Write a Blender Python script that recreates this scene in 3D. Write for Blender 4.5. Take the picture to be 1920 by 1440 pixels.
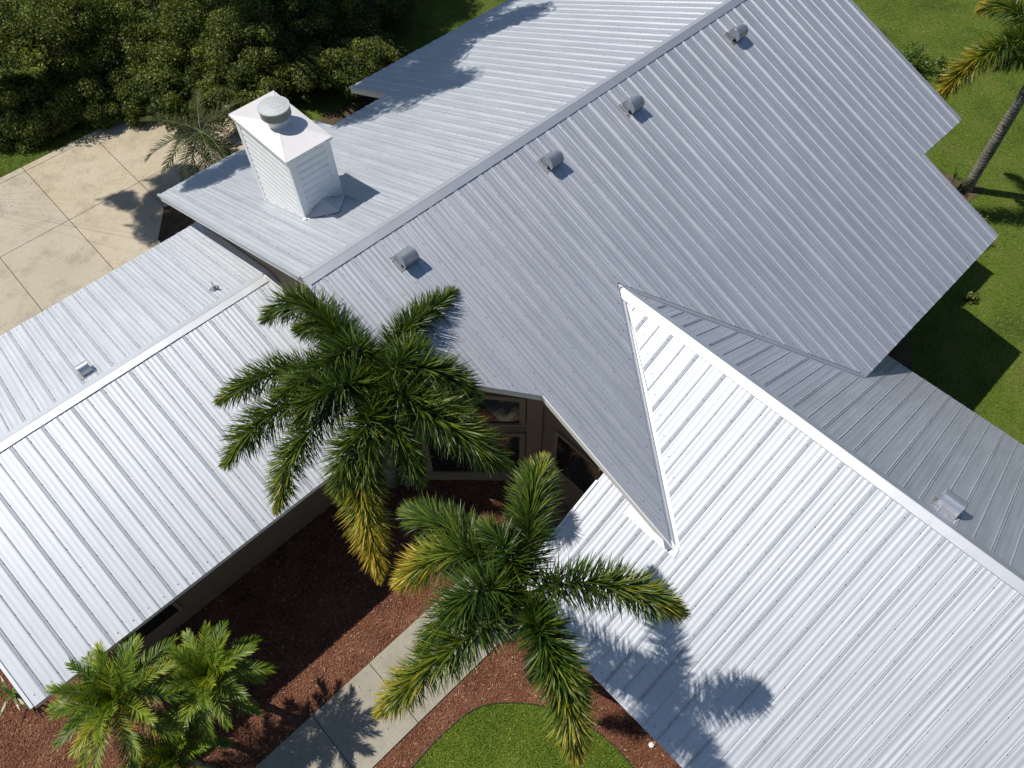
import bpy, math, random
import numpy as np
from mathutils import Matrix, Vector

for o in list(bpy.data.objects): bpy.data.objects.remove(o)
SC = bpy.context.scene
COL = SC.collection
RNG = np.random.default_rng(7)
random.seed(7)

# ------------------------------------------------------------------ camera
F_PX = 1423.62
PITCH, YAW, ROLL = math.radians(32.9419), math.radians(1.7022 - 45.0), math.radians(-0.7741)
CAM = np.array([-3.6133, -8.7021, 9.9213])
def _rz(t): return np.array([[math.cos(t), -math.sin(t), 0], [math.sin(t), math.cos(t), 0], [0, 0, 1.0]])
def _rx(t): return np.array([[1, 0, 0], [0, math.cos(t), -math.sin(t)], [0, math.sin(t), math.cos(t)]])
ROT = _rz(YAW) @ _rx(PITCH) @ _rz(ROLL)
cd = bpy.data.cameras.new('camera')
cam = bpy.data.objects.new('camera', cd); COL.objects.link(cam)
cd.sensor_width = 36.0; cd.sensor_fit = 'HORIZONTAL'
cd.lens = F_PX / 1920.0 * 36.0
cd.clip_start = 0.1; cd.clip_end = 2000.0
m = Matrix.Identity(4)
for i in range(3):
    for j in range(3): m[i][j] = float(ROT[i, j])
    m[i][3] = float(CAM[i])
cam.matrix_world = m
SC.camera = cam

# ------------------------------------------------------------------ light
SUN = np.array([-0.3232, 0.5729, 1.0]); SUN = SUN / np.linalg.norm(SUN)      # towards the sun
w = bpy.data.worlds.new('World'); SC.world = w; w.use_nodes = True
nt = w.node_tree
bg = nt.nodes['Background']
sky = nt.nodes.new('ShaderNodeTexSky'); sky.sky_type = 'NISHITA'
sky.sun_disc = False
sky.sun_elevation = math.asin(SUN[2]); sky.sun_rotation = math.atan2(SUN[0], SUN[1])
sky.altitude = 10; sky.air_density = 1.0; sky.dust_density = 0.3; sky.ozone_density = 1.8
nt.links.new(sky.outputs[0], bg.inputs[0]); bg.inputs[1].default_value = 0.088
sl = bpy.data.lights.new('sun', 'SUN'); sl.energy = 4.75; sl.angle = math.radians(0.53); sl.color = (1.0, 0.945, 0.865)
so = bpy.data.objects.new('sun', sl); COL.objects.link(so)
so.location = (-10, 20, 30)
so.rotation_euler = Vector(SUN.tolist()).to_track_quat('Z', 'Y').to_euler()
vs = SC.view_settings
vs.view_transform = 'Standard'; vs.look = 'None'; vs.exposure = 0.0; vs.gamma = 1.0; vs.use_curve_mapping = False

# ------------------------------------------------------------------ building measures (metres; main ridge is z = 0, along X at y = 0)
FT = 0.3048
G = -6.655                    # ground
TM = 0.3979                   # main slope
YE = -7.503                   # main front eave
XW, XJ, XE = -0.28, 12.93, 14.70
YS = -5.145                   # eave of the east end bay
YN1, YN2, YN3 = 7.09, 5.46, 7.25
XN1, XN2 = 3.83, 5.55
XP = 1.69                     # rake beside the entry
TW, WX, WZ = 0.5701, 4.4117, -1.3126
WW, WE, WY0, WY1 = 5.012, 4.644, -5.316, -17.0
TL, LY, LZ = 0.3027, 2.8255, -2.4665
LS, LN, LX0, LX1 = 4.147, 3.68, -7.85, 0.15

# ------------------------------------------------------------------ helpers
def mesh_obj(name, verts, faces, mats=None, parent=None, mi=None, smooth=False, uv=None, attr=None):
    me = bpy.data.meshes.new(name)
    me.from_pydata([tuple(map(float, v)) for v in verts], [], [tuple(map(int, f)) for f in faces])
    if mats:
        for mm in (mats if isinstance(mats, (list, tuple)) else [mats]): me.materials.append(mm)
    if mi is not None: me.polygons.foreach_set('material_index', np.array(mi, dtype=np.int32))
    if smooth: me.polygons.foreach_set('use_smooth', np.ones(len(me.polygons), dtype=bool))
    if attr is not None:
        a = me.attributes.new('tint', 'FLOAT', 'POINT'); a.data.foreach_set('value', np.array(attr, dtype=np.float32))
    me.update()
    o = bpy.data.objects.new(name, me); COL.objects.link(o)
    if parent: o.parent = parent
    return o
def quads_obj(name, V, mats, parent=None, attr=None, smooth=False, mi=None):
    """V: (n,4,3) quads"""
    n = len(V)
    me = bpy.data.meshes.new(name)
    me.vertices.add(n * 4); me.vertices.foreach_set('co', V.astype(np.float32).ravel())
    me.loops.add(n * 4); me.loops.foreach_set('vertex_index', np.arange(n * 4, dtype=np.int32))
    me.polygons.add(n); me.polygons.foreach_set('loop_start', np.arange(0, n * 4, 4, dtype=np.int32))
    me.polygons.foreach_set('loop_total', np.full(n, 4, dtype=np.int32))
    for mm in (mats if isinstance(mats, (list, tuple)) else [mats]): me.materials.append(mm)
    if mi is not None: me.polygons.foreach_set('material_index', np.array(mi, dtype=np.int32))
    if smooth: me.polygons.foreach_set('use_smooth', np.ones(n, dtype=bool))
    if attr is not None:
        a = me.attributes.new('tint', 'FLOAT', 'POINT'); a.data.foreach_set('value', np.array(attr, dtype=np.float32).ravel())
    me.update(calc_edges=True)
    o = bpy.data.objects.new(name, me); COL.objects.link(o)
    if parent: o.parent = parent
    return o
class MB:
    def __init__(s): s.v = []; s.f = []; s.mi = []
    def add(s, vs, fs, mi=0):
        b = len(s.v); s.v += [tuple(v) for v in vs]; s.f += [tuple(b + i for i in f) for f in fs]; s.mi += [mi] * len(fs); return s
    def box(s, lo, hi, mi=0):
        x0, y0, z0 = lo; x1, y1, z1 = hi
        return s.add([(x0,y0,z0),(x1,y0,z0),(x1,y1,z0),(x0,y1,z0),(x0,y0,z1),(x1,y0,z1),(x1,y1,z1),(x0,y1,z1)],
                     [(0,3,2,1),(4,5,6,7),(0,1,5,4),(1,2,6,5),(2,3,7,6),(3,0,4,7)], mi)
    def bar(s, a, b, w, h, up=(0,0,1), mi=0):
        a = np.array(a, float); b = np.array(b, float); d = b - a; d /= np.linalg.norm(d)
        up = np.array(up, float); sd = np.cross(d, up); sd /= np.linalg.norm(sd); u = np.cross(sd, d)
        c = [a + sd*w/2*i + u*h/2*j for i, j in ((-1,-1),(1,-1),(1,1),(-1,1))] + [b + sd*w/2*i + u*h/2*j for i, j in ((-1,-1),(1,-1),(1,1),(-1,1))]
        return s.add(c, [(0,1,2,3),(7,6,5,4),(0,4,5,1),(1,5,6,2),(2,6,7,3),(3,7,4,0)], mi)
    def tube(s, pts, rad, n=10, mi=0, caps=True):
        pts = [np.array(p, float) for p in pts]; rings = []
        ref = np.array([0.3, 0.9, 0.1])
        for i, p in enumerate(pts):
            d = pts[min(i+1, len(pts)-1)] - pts[max(i-1, 0)]; d /= np.linalg.norm(d)
            a = np.cross(d, ref); a /= np.linalg.norm(a); b = np.cross(d, a); r = rad[i] if hasattr(rad, '__len__') else rad
            rings.append([p + r*(math.cos(2*math.pi*k/n)*a + math.sin(2*math.pi*k/n)*b) for k in range(n)])
        vs = [v for R in rings for v in R]
        fs = [(i*n+k, i*n+(k+1)%n, (i+1)*n+(k+1)%n, (i+1)*n+k) for i in range(len(pts)-1) for k in range(n)]
        if caps: fs += [tuple(range(n))[::-1], tuple((len(pts)-1)*n+k for k in range(n))]
        return s.add(vs, fs, mi)
    def prism(s, poly, z0, z1, mi=0):
        n = len(poly)
        f0 = (lambda x, y: z0) if not callable(z0) else z0
        f1 = (lambda x, y: z1) if not callable(z1) else z1
        vs = [(x, y, f0(x, y)) for x, y in poly] + [(x, y, f1(x, y)) for x, y in poly]
        fs = [tuple(range(n))[::-1], tuple(range(n, 2*n))] + [(i, (i+1) % n, n+(i+1) % n, n+i) for i in range(n)]
        return s.add(vs, fs, mi)
    def build(s, name, mats, parent=None, smooth=False, label=None, kind=None):
        o = mesh_obj(name, s.v, s.f, mats, parent, s.mi, smooth)
        if label: o['label'] = label
        if kind: o['kind'] = kind
        return o
def empty(name, loc, label=None, cat=None, group=None):
    o = bpy.data.objects.new(name, None); COL.objects.link(o); o.location = loc; o.empty_display_size = 0.3
    if label: o['label'] = label
    if cat: o['category'] = cat
    if group: o['group'] = group
    return o
def adopt(o, parent):          # parent while the mesh keeps its world coordinates
    o.parent = parent
    o.matrix_parent_inverse = Matrix.Translation(-parent.location)
    return o
def at_y(px, py, y):           # the same for a vertical plane at y
    d = ROT @ np.array([(px-960)/F_PX, -(py-720)/F_PX, -1.0])
    return CAM + d*(y-CAM[1])/d[1]
def at(px, py, z):             # where the line of sight through a photo pixel meets height z
    d = ROT @ np.array([(px-960)/F_PX, -(py-720)/F_PX, -1.0])
    return CAM + d*(z-CAM[2])/d[2]

# ------------------------------------------------------------------ materials
def mat(name):
    mt = bpy.data.materials.new(name); mt.use_nodes = True
    return mt, mt.node_tree, mt.node_tree.nodes['Principled BSDF']
def N(nt, t, **k):
    n = nt.nodes.new(t)
    for a, b in k.items():
        if a in n.inputs: n.inputs[a].default_value = b
        else: setattr(n, a, b)
    return n
def ramp(nt, stops):
    r = nt.nodes.new('ShaderNodeValToRGB'); e = r.color_ramp.elements
    while len(e) < len(stops): e.new(0.5)
    for i, (p, c) in enumerate(stops): e[i].position = p; e[i].color = (*c, 1)
    return r
def noise(nt, scale, detail=4, rough=0.55, vec=None, mapscale=None, coord='Object'):
    tc = nt.nodes.new('ShaderNodeTexCoord'); src = tc.outputs[coord]
    if vec is not None: src = vec
    if mapscale:
        mp = nt.nodes.new('ShaderNodeMapping'); mp.inputs['Scale'].default_value = mapscale
        nt.links.new(src, mp.inputs[0]); src = mp.outputs[0]
    n = nt.nodes.new('ShaderNodeTexNoise'); n.inputs['Scale'].default_value = scale
    n.inputs['Detail'].default_value = detail; n.inputs['Roughness'].default_value = rough
    nt.links.new(src, n.inputs['Vector']); return n
def bump(nt, b, h, strength, dist=0.01):
    bp = nt.nodes.new('ShaderNodeBump'); bp.inputs['Strength'].default_value = strength; bp.inputs['Distance'].default_value = dist
    nt.links.new(h, bp.inputs['Height']); nt.links.new(bp.outputs[0], b.inputs['Normal']); return bp
def simple(name, col, rough=0.6, metal=0.0, var=0.12, scale=6.0, bmp=0.0, bscale=40, spec=0.5):
    mt, nt, b = mat(name)
    n = noise(nt, scale, 5)
    lo = tuple(c*(1-var) for c in col); hi = tuple(min(1, c*(1+var)) for c in col)
    r = ramp(nt, [(0.3, lo), (0.7, hi)]); nt.links.new(n.outputs[0], r.inputs[0]); nt.links.new(r.outputs[0], b.inputs['Base Color'])
    b.inputs['Roughness'].default_value = rough; b.inputs['Metallic'].default_value = metal
    b.inputs['Specular IOR Level'].default_value = spec
    if bmp:
        n2 = noise(nt, bscale, 5); bump(nt, b, n2.outputs[0], bmp)
    return mt

def roof_metal(name, axis):
    mt, nt, b = mat(name)
    oi = nt.nodes.new('ShaderNodeObjectInfo')
    sc = (0.6, 6.0, 1.0) if axis == 'x' else (6.0, 0.6, 1.0)
    n = noise(nt, 1.3, 5, 0.6, mapscale=sc)
    n2 = noise(nt, 0.5, 3, 0.5)
    mx = nt.nodes.new('ShaderNodeMath'); mx.operation = 'MULTIPLY_ADD'; mx.inputs[1].default_value = 0.35; nt.links.new(n2.outputs[0], mx.inputs[0]); nt.links.new(n.outputs[0], mx.inputs[2])
    ad = nt.nodes.new('ShaderNodeMath'); ad.operation = 'MULTIPLY_ADD'; ad.inputs[1].default_value = 0.088
    nt.links.new(oi.outputs['Random'], ad.inputs[0]); nt.links.new(mx.outputs[0], ad.inputs[2])
    r = ramp(nt, [(0.35, (0.46, 0.485, 0.525)), (1.0, (0.58, 0.605, 0.645))])
    nt.links.new(ad.outputs[0], r.inputs[0]); nt.links.new(r.outputs[0], b.inputs['Base Color'])
    b.inputs['Metallic'].default_value = METAL
    rr = nt.nodes.new('ShaderNodeMapRange'); rr.inputs['To Min'].default_value = ROUGH-0.04; rr.inputs['To Max'].default_value = ROUGH+0.05
    nt.links.new(n.outputs[0], rr.inputs['Value']); nt.links.new(rr.outputs[0], b.inputs['Roughness'])
    fine = noise(nt, 2.2, 3, 0.5, mapscale=sc)
    bump(nt, b, fine.outputs[0], 0.25, 0.006)
    return mt
METAL, ROUGH = 0.86, 0.64
M = {}
M['roof_x'] = roof_metal('galvalume_ribs_x', 'y')     # ribs run along Y
M['roof_y'] = roof_metal('galvalume_ribs_y', 'x')     # ribs run along X
M['cap'] = simple('galvalume_trim', (0.58, 0.60, 0.63), 0.56, 0.88, 0.05, 1.5, 0.15, 3)
M['screw'] = simple('screw_head', (0.16, 0.16, 0.17), 0.5, 0.3)
M['white_trim'] = simple('white_trim', (0.74, 0.73, 0.70), 0.5, 0, 0.04, 3)
M['white_paint'] = simple('white_siding', (0.80, 0.80, 0.79), 0.45, 0, 0.05, 5)
M['chim_cap'] = simple('chimney_cap_metal', (0.74, 0.72, 0.72), 0.42, 0.25, 0.04, 2, 0.1, 4)
M['flue'] = simple('weathered_flue', (0.50, 0.52, 0.52), 0.55, 0.4, 0.2, 30, 0.2, 60)
M['mesh'] = simple('flue_screen', (0.20, 0.21, 0.20), 0.6, 0.4, 0.6, 120)
M['stucco'] = simple('tan_stucco', (0.20, 0.135, 0.085), 0.85, 0, 0.08, 5, 0.35, 90)
M['trim_tan'] = simple('tan_trim', (0.25, 0.175, 0.115), 0.7, 0, 0.05, 5)
M['soffit'] = simple('soffit', (0.55, 0.50, 0.43), 0.7, 0, 0.05, 5)
M['glass'] = simple('window_glass', (0.015, 0.017, 0.018), 0.04, 0, 0.1, 1, spec=0.9)
M['dark'] = simple('dark_screen', (0.02, 0.02, 0.02), 0.7)
M['vent'] = simple('vent_galvanised', (0.40, 0.42, 0.44), 0.40, 0.8, 0.12, 10, 0.1, 10)
M['vent_new'] = simple('vent_bright', (0.62, 0.63, 0.66), 0.32, 0.85, 0.08, 10, 0.1, 10)
M['sealant'] = simple('sealant', (0.42, 0.41, 0.41), 0.35, 0.2, 0.5, 60, 1.0, 50)
M['edging'] = simple('black_edging', (0.02, 0.02, 0.02), 0.5)
M['pvc'] = simple('white_pvc', (0.8, 0.8, 0.76), 0.4)
M['bark'] = simple('oak_bark', (0.17, 0.14, 0.11), 0.9, 0, 0.35, 8, 0.6, 25)

def concrete(name, c1, c2, stain):
    mt, nt, b = mat(name)
    oi = nt.nodes.new('ShaderNodeObjectInfo')
    n = noise(nt, 0.45, 6, 0.6); n2 = noise(nt, 14, 6, 0.7); n3 = noise(nt, 1.3, 6, 0.75)
    r = ramp(nt, [(0.36, c1), (0.64, c2)]); nt.links.new(n.outputs[0], r.inputs[0])
    r3 = ramp(nt, [(0.34, (0.55, 0.55, 0.52)), (0.50, (1, 1, 1))]); nt.links.new(n3.outputs[0], r3.inputs[0])
    r2 = ramp(nt, [(0.3, (0.88,)*3), (0.7, (1.06,)*3)]); nt.links.new(n2.outputs[0], r2.inputs[0])
    m1 = nt.nodes.new('ShaderNodeMixRGB'); m1.blend_type = 'MULTIPLY'; m1.inputs[0].default_value = stain
    nt.links.new(r.outputs[0], m1.inputs[1]); nt.links.new(r3.outputs[0], m1.inputs[2])
    m2 = nt.nodes.new('ShaderNodeMixRGB'); m2.blend_type = 'MULTIPLY'; m2.inputs[0].default_value = 1
    nt.links.new(m1.outputs[0], m2.inputs[1]); nt.links.new(r2.outputs[0], m2.inputs[2])
    nt.links.new(m2.outputs[0], b.inputs['Base Color']); b.inputs['Roughness'].default_value = 0.9
    bump(nt, b, n2.outputs[0], 0.3, 0.004)
    return mt
M['drive'] = concrete('driveway_concrete', (0.45, 0.38, 0.26), (0.50, 0.435, 0.325), 0.5)
M['drive_grey'] = concrete('driveway_concrete_grey', (0.43, 0.38, 0.285), (0.47, 0.415, 0.325), 0.5)
M['walk'] = concrete('walkway_concrete', (0.31, 0.285, 0.225), (0.36, 0.335, 0.27), 0.35)

def ground_mat(name, stops, sc1, sc2, bmp):
    mt, nt, b = mat(name)
    n = noise(nt, sc1, 6, 0.65); n2 = noise(nt, sc2, 5, 0.7)
    mx = nt.nodes.new('ShaderNodeMath'); mx.operation = 'MULTIPLY_ADD'; mx.inputs[1].default_value = 0.55
    m5 = nt.nodes.new('ShaderNodeMath'); m5.operation = 'MULTIPLY'; m5.inputs[1].default_value = 0.45
    nt.links.new(n2.outputs[0], m5.inputs[0]); nt.links.new(n.outputs[0], mx.inputs[0]); nt.links.new(m5.outputs[0], mx.inputs[2])
    r = ramp(nt, stops); nt.links.new(mx.outputs[0], r.inputs[0]); nt.links.new(r.outputs[0], b.inputs['Base Color'])
    b.inputs['Roughness'].default_value = 0.95; b.inputs['Specular IOR Level'].default_value = 0.2
    bump(nt, b, n2.outputs[0], bmp, 0.03); return mt
M['lawn'] = ground_mat('lawn_soil', [(0.38, (0.040, 0.060, 0.011)), (0.52, (0.09, 0.135, 0.016)), (0.62, (0.13, 0.115, 0.040))], 0.7, 22, 0.8)
M['mulch'] = ground_mat('red_mulch', [(0.36, (0.06, 0.026, 0.018)), (0.50, (0.165, 0.066, 0.038)), (0.62, (0.26, 0.125, 0.072))], 2.0, 45, 1.0)
M['soil'] = ground_mat('leaf_litter', [(0.38, (0.05, 0.035, 0.022)), (0.6, (0.14, 0.10, 0.055))], 3.0, 30, 0.8)

def leaf_mat(name, stops, rough=0.42, trans=0.25, spec=0.5):
    mt, nt, b = mat(name)
    a = nt.nodes.new('ShaderNodeAttribute'); a.attribute_name = 'tint'
    r = ramp(nt, stops); nt.links.new(a.outputs['Fac'], r.inputs[0]); nt.links.new(r.outputs[0], b.inputs['Base Color'])
    b.inputs['Roughness'].default_value = rough; b.inputs['Specular IOR Level'].default_value = spec
    if trans:
        tr = nt.nodes.new('ShaderNodeBsdfTranslucent'); mixs = nt.nodes.new('ShaderNodeMixShader'); mixs.inputs[0].default_value = trans
        g = nt.nodes.new('ShaderNodeMixRGB'); g.blend_type = 'MULTIPLY'; g.inputs[0].default_value = 1; g.inputs[2].default_value = (1.3, 1.5, 0.5, 1)
        nt.links.new(r.outputs[0], g.inputs[1]); nt.links.new(g.outputs[0], tr.inputs[0])
        out = nt.nodes['Material Output']
        nt.links.new(b.outputs[0], mixs.inputs[1]); nt.links.new(tr.outputs[0], mixs.inputs[2]); nt.links.new(mixs.outputs[0], out.inputs[0])
    return mt
M['foxtail'] = leaf_mat('foxtail_leaflet', [(0.0, (0.014, 0.034, 0.007)), (0.38, (0.046, 0.096, 0.011)), (0.64, (0.19, 0.23, 0.020)), (1.0, (0.58, 0.37, 0.030))], 0.42, 0.2, 0.4)
M['feather'] = leaf_mat('feather_leaflet', [(0.0, (0.028, 0.070, 0.007)), (0.40, (0.085, 0.16, 0.010)), (0.72, (0.27, 0.31, 0.015)), (1.0, (0.46, 0.32, 0.03))], 0.42, 0.2, 0.3)
M['date'] = leaf_mat('date_leaflet', [(0.0, (0.014, 0.028, 0.006)), (1.0, (0.085, 0.095, 0.022))], 0.6, 0.15, 0.2)
M['oak'] = leaf_mat('oak_leaf', [(0.0, (0.030, 0.048, 0.011)), (0.5, (0.108, 0.138, 0.026)), (1.0, (0.29, 0.29, 0.06))], 0.5, 0.32, 0.28)
M['shrub'] = leaf_mat('shrub_leaf', [(0.0, (0.04, 0.09, 0.01)), (1.0, (0.14, 0.22, 0.025))], 0.4, 0.25)
M['grass'] = leaf_mat('grass_blade', [(0.0, (0.065, 0.115, 0.010)), (0.55, (0.175, 0.26, 0.020)), (0.85, (0.33, 0.35, 0.06)), (1.0, (0.30, 0.22, 0.10))], 0.6, 0.2, 0.25)
M['chip'] = leaf_mat('mulch_chip', [(0.0, (0.06, 0.024, 0.015)), (0.6, (0.26, 0.105, 0.060)), (0.9, (0.34, 0.19, 0.11)), (1.0, (0.50, 0.37, 0.25))], 0.85, 0, 0.2)
M['rachis'] = simple('frond_stalk', (0.16, 0.19, 0.06), 0.5)
M['crownshaft'] = simple('crownshaft', (0.20, 0.26, 0.13), 0.45)
M['spear'] = simple('dead_spear', (0.10, 0.07, 0.04), 0.7)
def trunk_mat():
    mt, nt, b = mat('palm_trunk')
    tc = nt.nodes.new('ShaderNodeTexCoord'); wv = nt.nodes.new('ShaderNodeTexWave'); wv.bands_direction = 'Z'
    wv.inputs['Scale'].default_value = 3.2; wv.inputs['Distortion'].default_value = 9; wv.inputs['Detail'].default_value = 3
    nt.links.new(tc.outputs['Object'], wv.inputs[0]); n = noise(nt, 3, 5, 0.6)
    mx = nt.nodes.new('ShaderNodeMixRGB'); mx.inputs[0].default_value = 0.8; nt.links.new(wv.outputs[0], mx.inputs[1]); nt.links.new(n.outputs[0], mx.inputs[2])
    r = ramp(nt, [(0.3, (0.07, 0.065, 0.055)), (0.5, (0.17, 0.155, 0.13)), (0.7, (0.30, 0.28, 0.23))]); nt.links.new(mx.outputs[0], r.inputs[0])
    nt.links.new(r.outputs[0], b.inputs['Base Color']); b.inputs['Roughness'].default_value = 0.85
    bump(nt, b, wv.outputs[0], 0.4, 0.01); return mt
M['trunk'] = trunk_mat()

# ------------------------------------------------------------------ ground
def sheet(name, poly, z, m_, sub=None):
    mb = MB(); mb.add([(x, y, z) for x, y in poly], [tuple(range(len(poly)))]); o = mb.build(name, m_); o['kind'] = 'structure'; return o
sheet('ground', [(-300, -300), (300, -300), (300, 300), (-300, 300)], G, M['lawn'])
mulch_poly = [(-16, -11), (3.0, -11), (3.0, -2), (0.6, 0.3), (-7, 0.3), (-7, 6.2), (-16, 6.2)]
sheet('mulch_bed', mulch_poly, G+0.012, M['mulch'])
sheet('side_bed', [(-0.3, 10.12), (0.52, 11.16), (8.0, 11.3), (14.6, 8.5), (14.6, 5.0), (-0.3, 5.0)], G+0.012, M['soil'])
sheet('back_bed', [(11.5, -7.9), (15.0, -5.7), (19.3, -5.9), (19.0, -4.6), (15.8, -3.2), (15.8, 0), (11.5, 0)], G+0.012, M['soil'])
# lawn patch inside the curved edging
edge = [(-5.2, -6.3), (-4.4, -6.05), (-3.88, -5.98), (-3.35, -5.93), (-2.76, -5.95), (-2.29, -6.02), (-1.91, -6.22), (-1.41, -6.71), (-1.02, -7.28), (-0.80, -7.95), (-0.72, -8.61), (-0.80, -9.3), (-1.0, -10.2), (-1.3, -11)]
def smooth_path(p, it=2):
    p = [np.array(q, float) for q in p]
    for _ in range(it):
        q = [p[0]]
        for a, b in zip(p[:-1], p[1:]): q += [a*0.75+b*0.25, a*0.25+b*0.75]
        p = q + [p[-1]]
    return p
edge_s = smooth_path(edge)
patch = [tuple(p) for p in edge_s] + [(-5.5, -11)]
sheet('lawn_patch', patch, G+0.02, M['lawn'])
mb = MB(); mb.tube([(p[0], p[1], G+0.03) for p in edge_s], 0.013, 6)
e1 = mb.build('landscape_edging', M['edging'])
e1['label'] = 'thin black curved edging strip between red mulch and the small lawn'; e1['category'] = 'edging'
# walkway
walk = empty('walkway', (0, 0, 0)); walk['kind'] = 'structure'
xs = [-10.2, -8.0, -6.4, -4.72, -3.26, -1.7, -0.1, 1.6]
for a, b in zip(xs[:-1], xs[1:]):
    mb = MB(); mb.box((a+0.008, -5.44, G-0.05), (b-0.008, -3.84, G+0.045)); o = mb.build('slab', M['walk'], walk)
mb = MB(); mb.box((-10.2, -5.42, G-0.06), (1.6, -3.86, G+0.024)); mb.build('joint_bed', M['dark'], walk)
# driveway
drv = empty('driveway', (0, 0, 0)); drv['kind'] = 'structure'
dx = [-13.3, -10.9, -8.5, -6.15, -3.95, -1.78, 0.58, 2.95, 5.3]
dy = [3.0, 6.4, 9.58, 12.76, 15.78, 16.05]
for i in range(len(dx)-1):
    for j in range(len(dy)-1):
        x0, x1, y0, y1 = dx[i], dx[i+1], dy[j], dy[j+1]
        if x0 > 0.5 and y1 < 12.0: continue
        if x0 > 0.5 and j == 2: y0 = 11.2
        if x0 > 0.5 and y1 < 11.3: continue
        if x0 < -0.5 or j > 1:
            mb = MB()
            if i == 5 and j == 2:
                mb.prism([(x0+.01, y0+.01), (-0.32, y0+.01), (-0.25, 10.15), (0.51, 11.14), (0.57, 11.3), (0.57, y1-.01), (x0+.01, y1-.01)], G-0.05, G+0.03)
            elif i == 5 and j == 1:
                mb.box((x0+0.01, y0+0.01, G-0.05), (-0.34, y1-0.01, G+0.03))
            else:
                mb.box((x0+0.01, y0+0.01, G-0.05), (x1-0.01, y1-0.01, G+0.03))
            mb.build('slab', M['drive_grey'] if i < 5 else M['drive'], drv)
mb = MB(); mb.box((-13.3, 3.0, G-0.06), (-0.4, 16.02, G+0.0165)); mb.box((-0.4, 11.25, G-0.06), (5.2, 16.02, G+0.0165)); mb.build('joint_bed', M['soil'], drv)

# ------------------------------------------------------------------ house
house = empty('house', (0, 0, G), 'large house with pale ribbed metal roofs, a front wing and a left wing', 'house')
def part(mb_, name, mt, label=None, smooth=False, parent=None, kind=None):
    o = mb_.build(name, mt, None, smooth, label, kind); adopt(o, house) if parent is None else o.__setattr__('parent', parent); return o
def child(mb_, name, mt, parent, smooth=False, kind=None, label=None):
    o = mb_.build(name, mt, None, smooth, label, kind); o.parent = parent
    o.matrix_parent_inverse = parent.matrix_world.inverted() if False else Matrix.Translation(-Vector(WORLD.get(parent.name, (0, 0, 0)))); return o
WORLD = {}

zm = lambda x, y: -abs(y)*TM
zw = lambda x, y: WZ-abs(x-WX)*TW
zl = lambda x, y: LZ-abs(y-LY)*TL

# roof decks (with fascia depth), one part per roof
THK = 0.15
def deck_prism(mb_, poly, zf, top=-0.012, thk=THK, mi=0):
    mb_.prism(poly, lambda x, y: zf(x, y)+top-thk, lambda x, y: zf(x, y)+top, mi)
VX = (WZ - YE*TM)/TW            # valley meets the eave at WX +- VX
YV = WZ/TM                      # valley apex
DG0, DG1 = (XW, -1.88), (XP, -3.86)
yvl = lambda x: (WZ-abs(x-WX)*TW)/TM
def cap_off(mb_, poly, zf): deck_prism(mb_, poly, zf)
mb = MB()
deck_prism(mb, [(XW, 0), (XW, DG0[1]), DG1, (XP, yvl(XP)+.05), (WX, YV+.05), (WX+VX, YE+.03), (XJ, YE+.03), (XJ, 0)], zm)
deck_prism(mb, [(XJ, 0), (XJ, YS+.03), (XE, YS+.03), (XE, 0)], lambda x, y: zm(x, y)-0.04)
deck_prism(mb, [(XW, 0), (XE, 0), (XE, YN3-.03), (XN2, YN3-.03), (XN2, YN2-.03), (XN1, YN2-.03), (XN1, YN1-.03), (XW, YN1-.03)], zm)
roof_main = part(mb, 'roof', M['white_trim'], 'main gable roof with the long ridge')
mb = MB()
yv_ = lambda x: yvl(x)
deck_prism(mb, [(WX, YV-.0), (WX-WW+.03, WY0+.0), (WX-WW+.03, WY1), (WX, WY1)], zw) if False else None
deck_prism(mb, [(WX, YV), (WX, WY1), (WX-WW+.03, WY1), (WX-WW+.03, WY0), (XP+.9, WY0), (XP+.02, yvl(XP))], zw)
deck_prism(mb, [(WX, YV), (WX+VX, YE+.0), (WX+VX, -6.1), (WX+WE-.03, -6.1), (WX+WE-.03, WY1), (WX, WY1)], zw)
roof_wing = part(mb, 'roof', M['white_trim'], 'front wing roof meeting the main roof in two valleys')
mb = MB()
deck_prism(mb, [(LX0, LY), (LX1, LY), (LX1, LY-LS+.03), (LX0, LY-LS+.03)], zl)
deck_prism(mb, [(LX0, LY), (LX0, LY+LN-.03), (LX1, LY+LN-.03), (LX1, LY)], zl)
roof_left = part(mb, 'roof', M['white_trim'], 'lower left wing roof')

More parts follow.
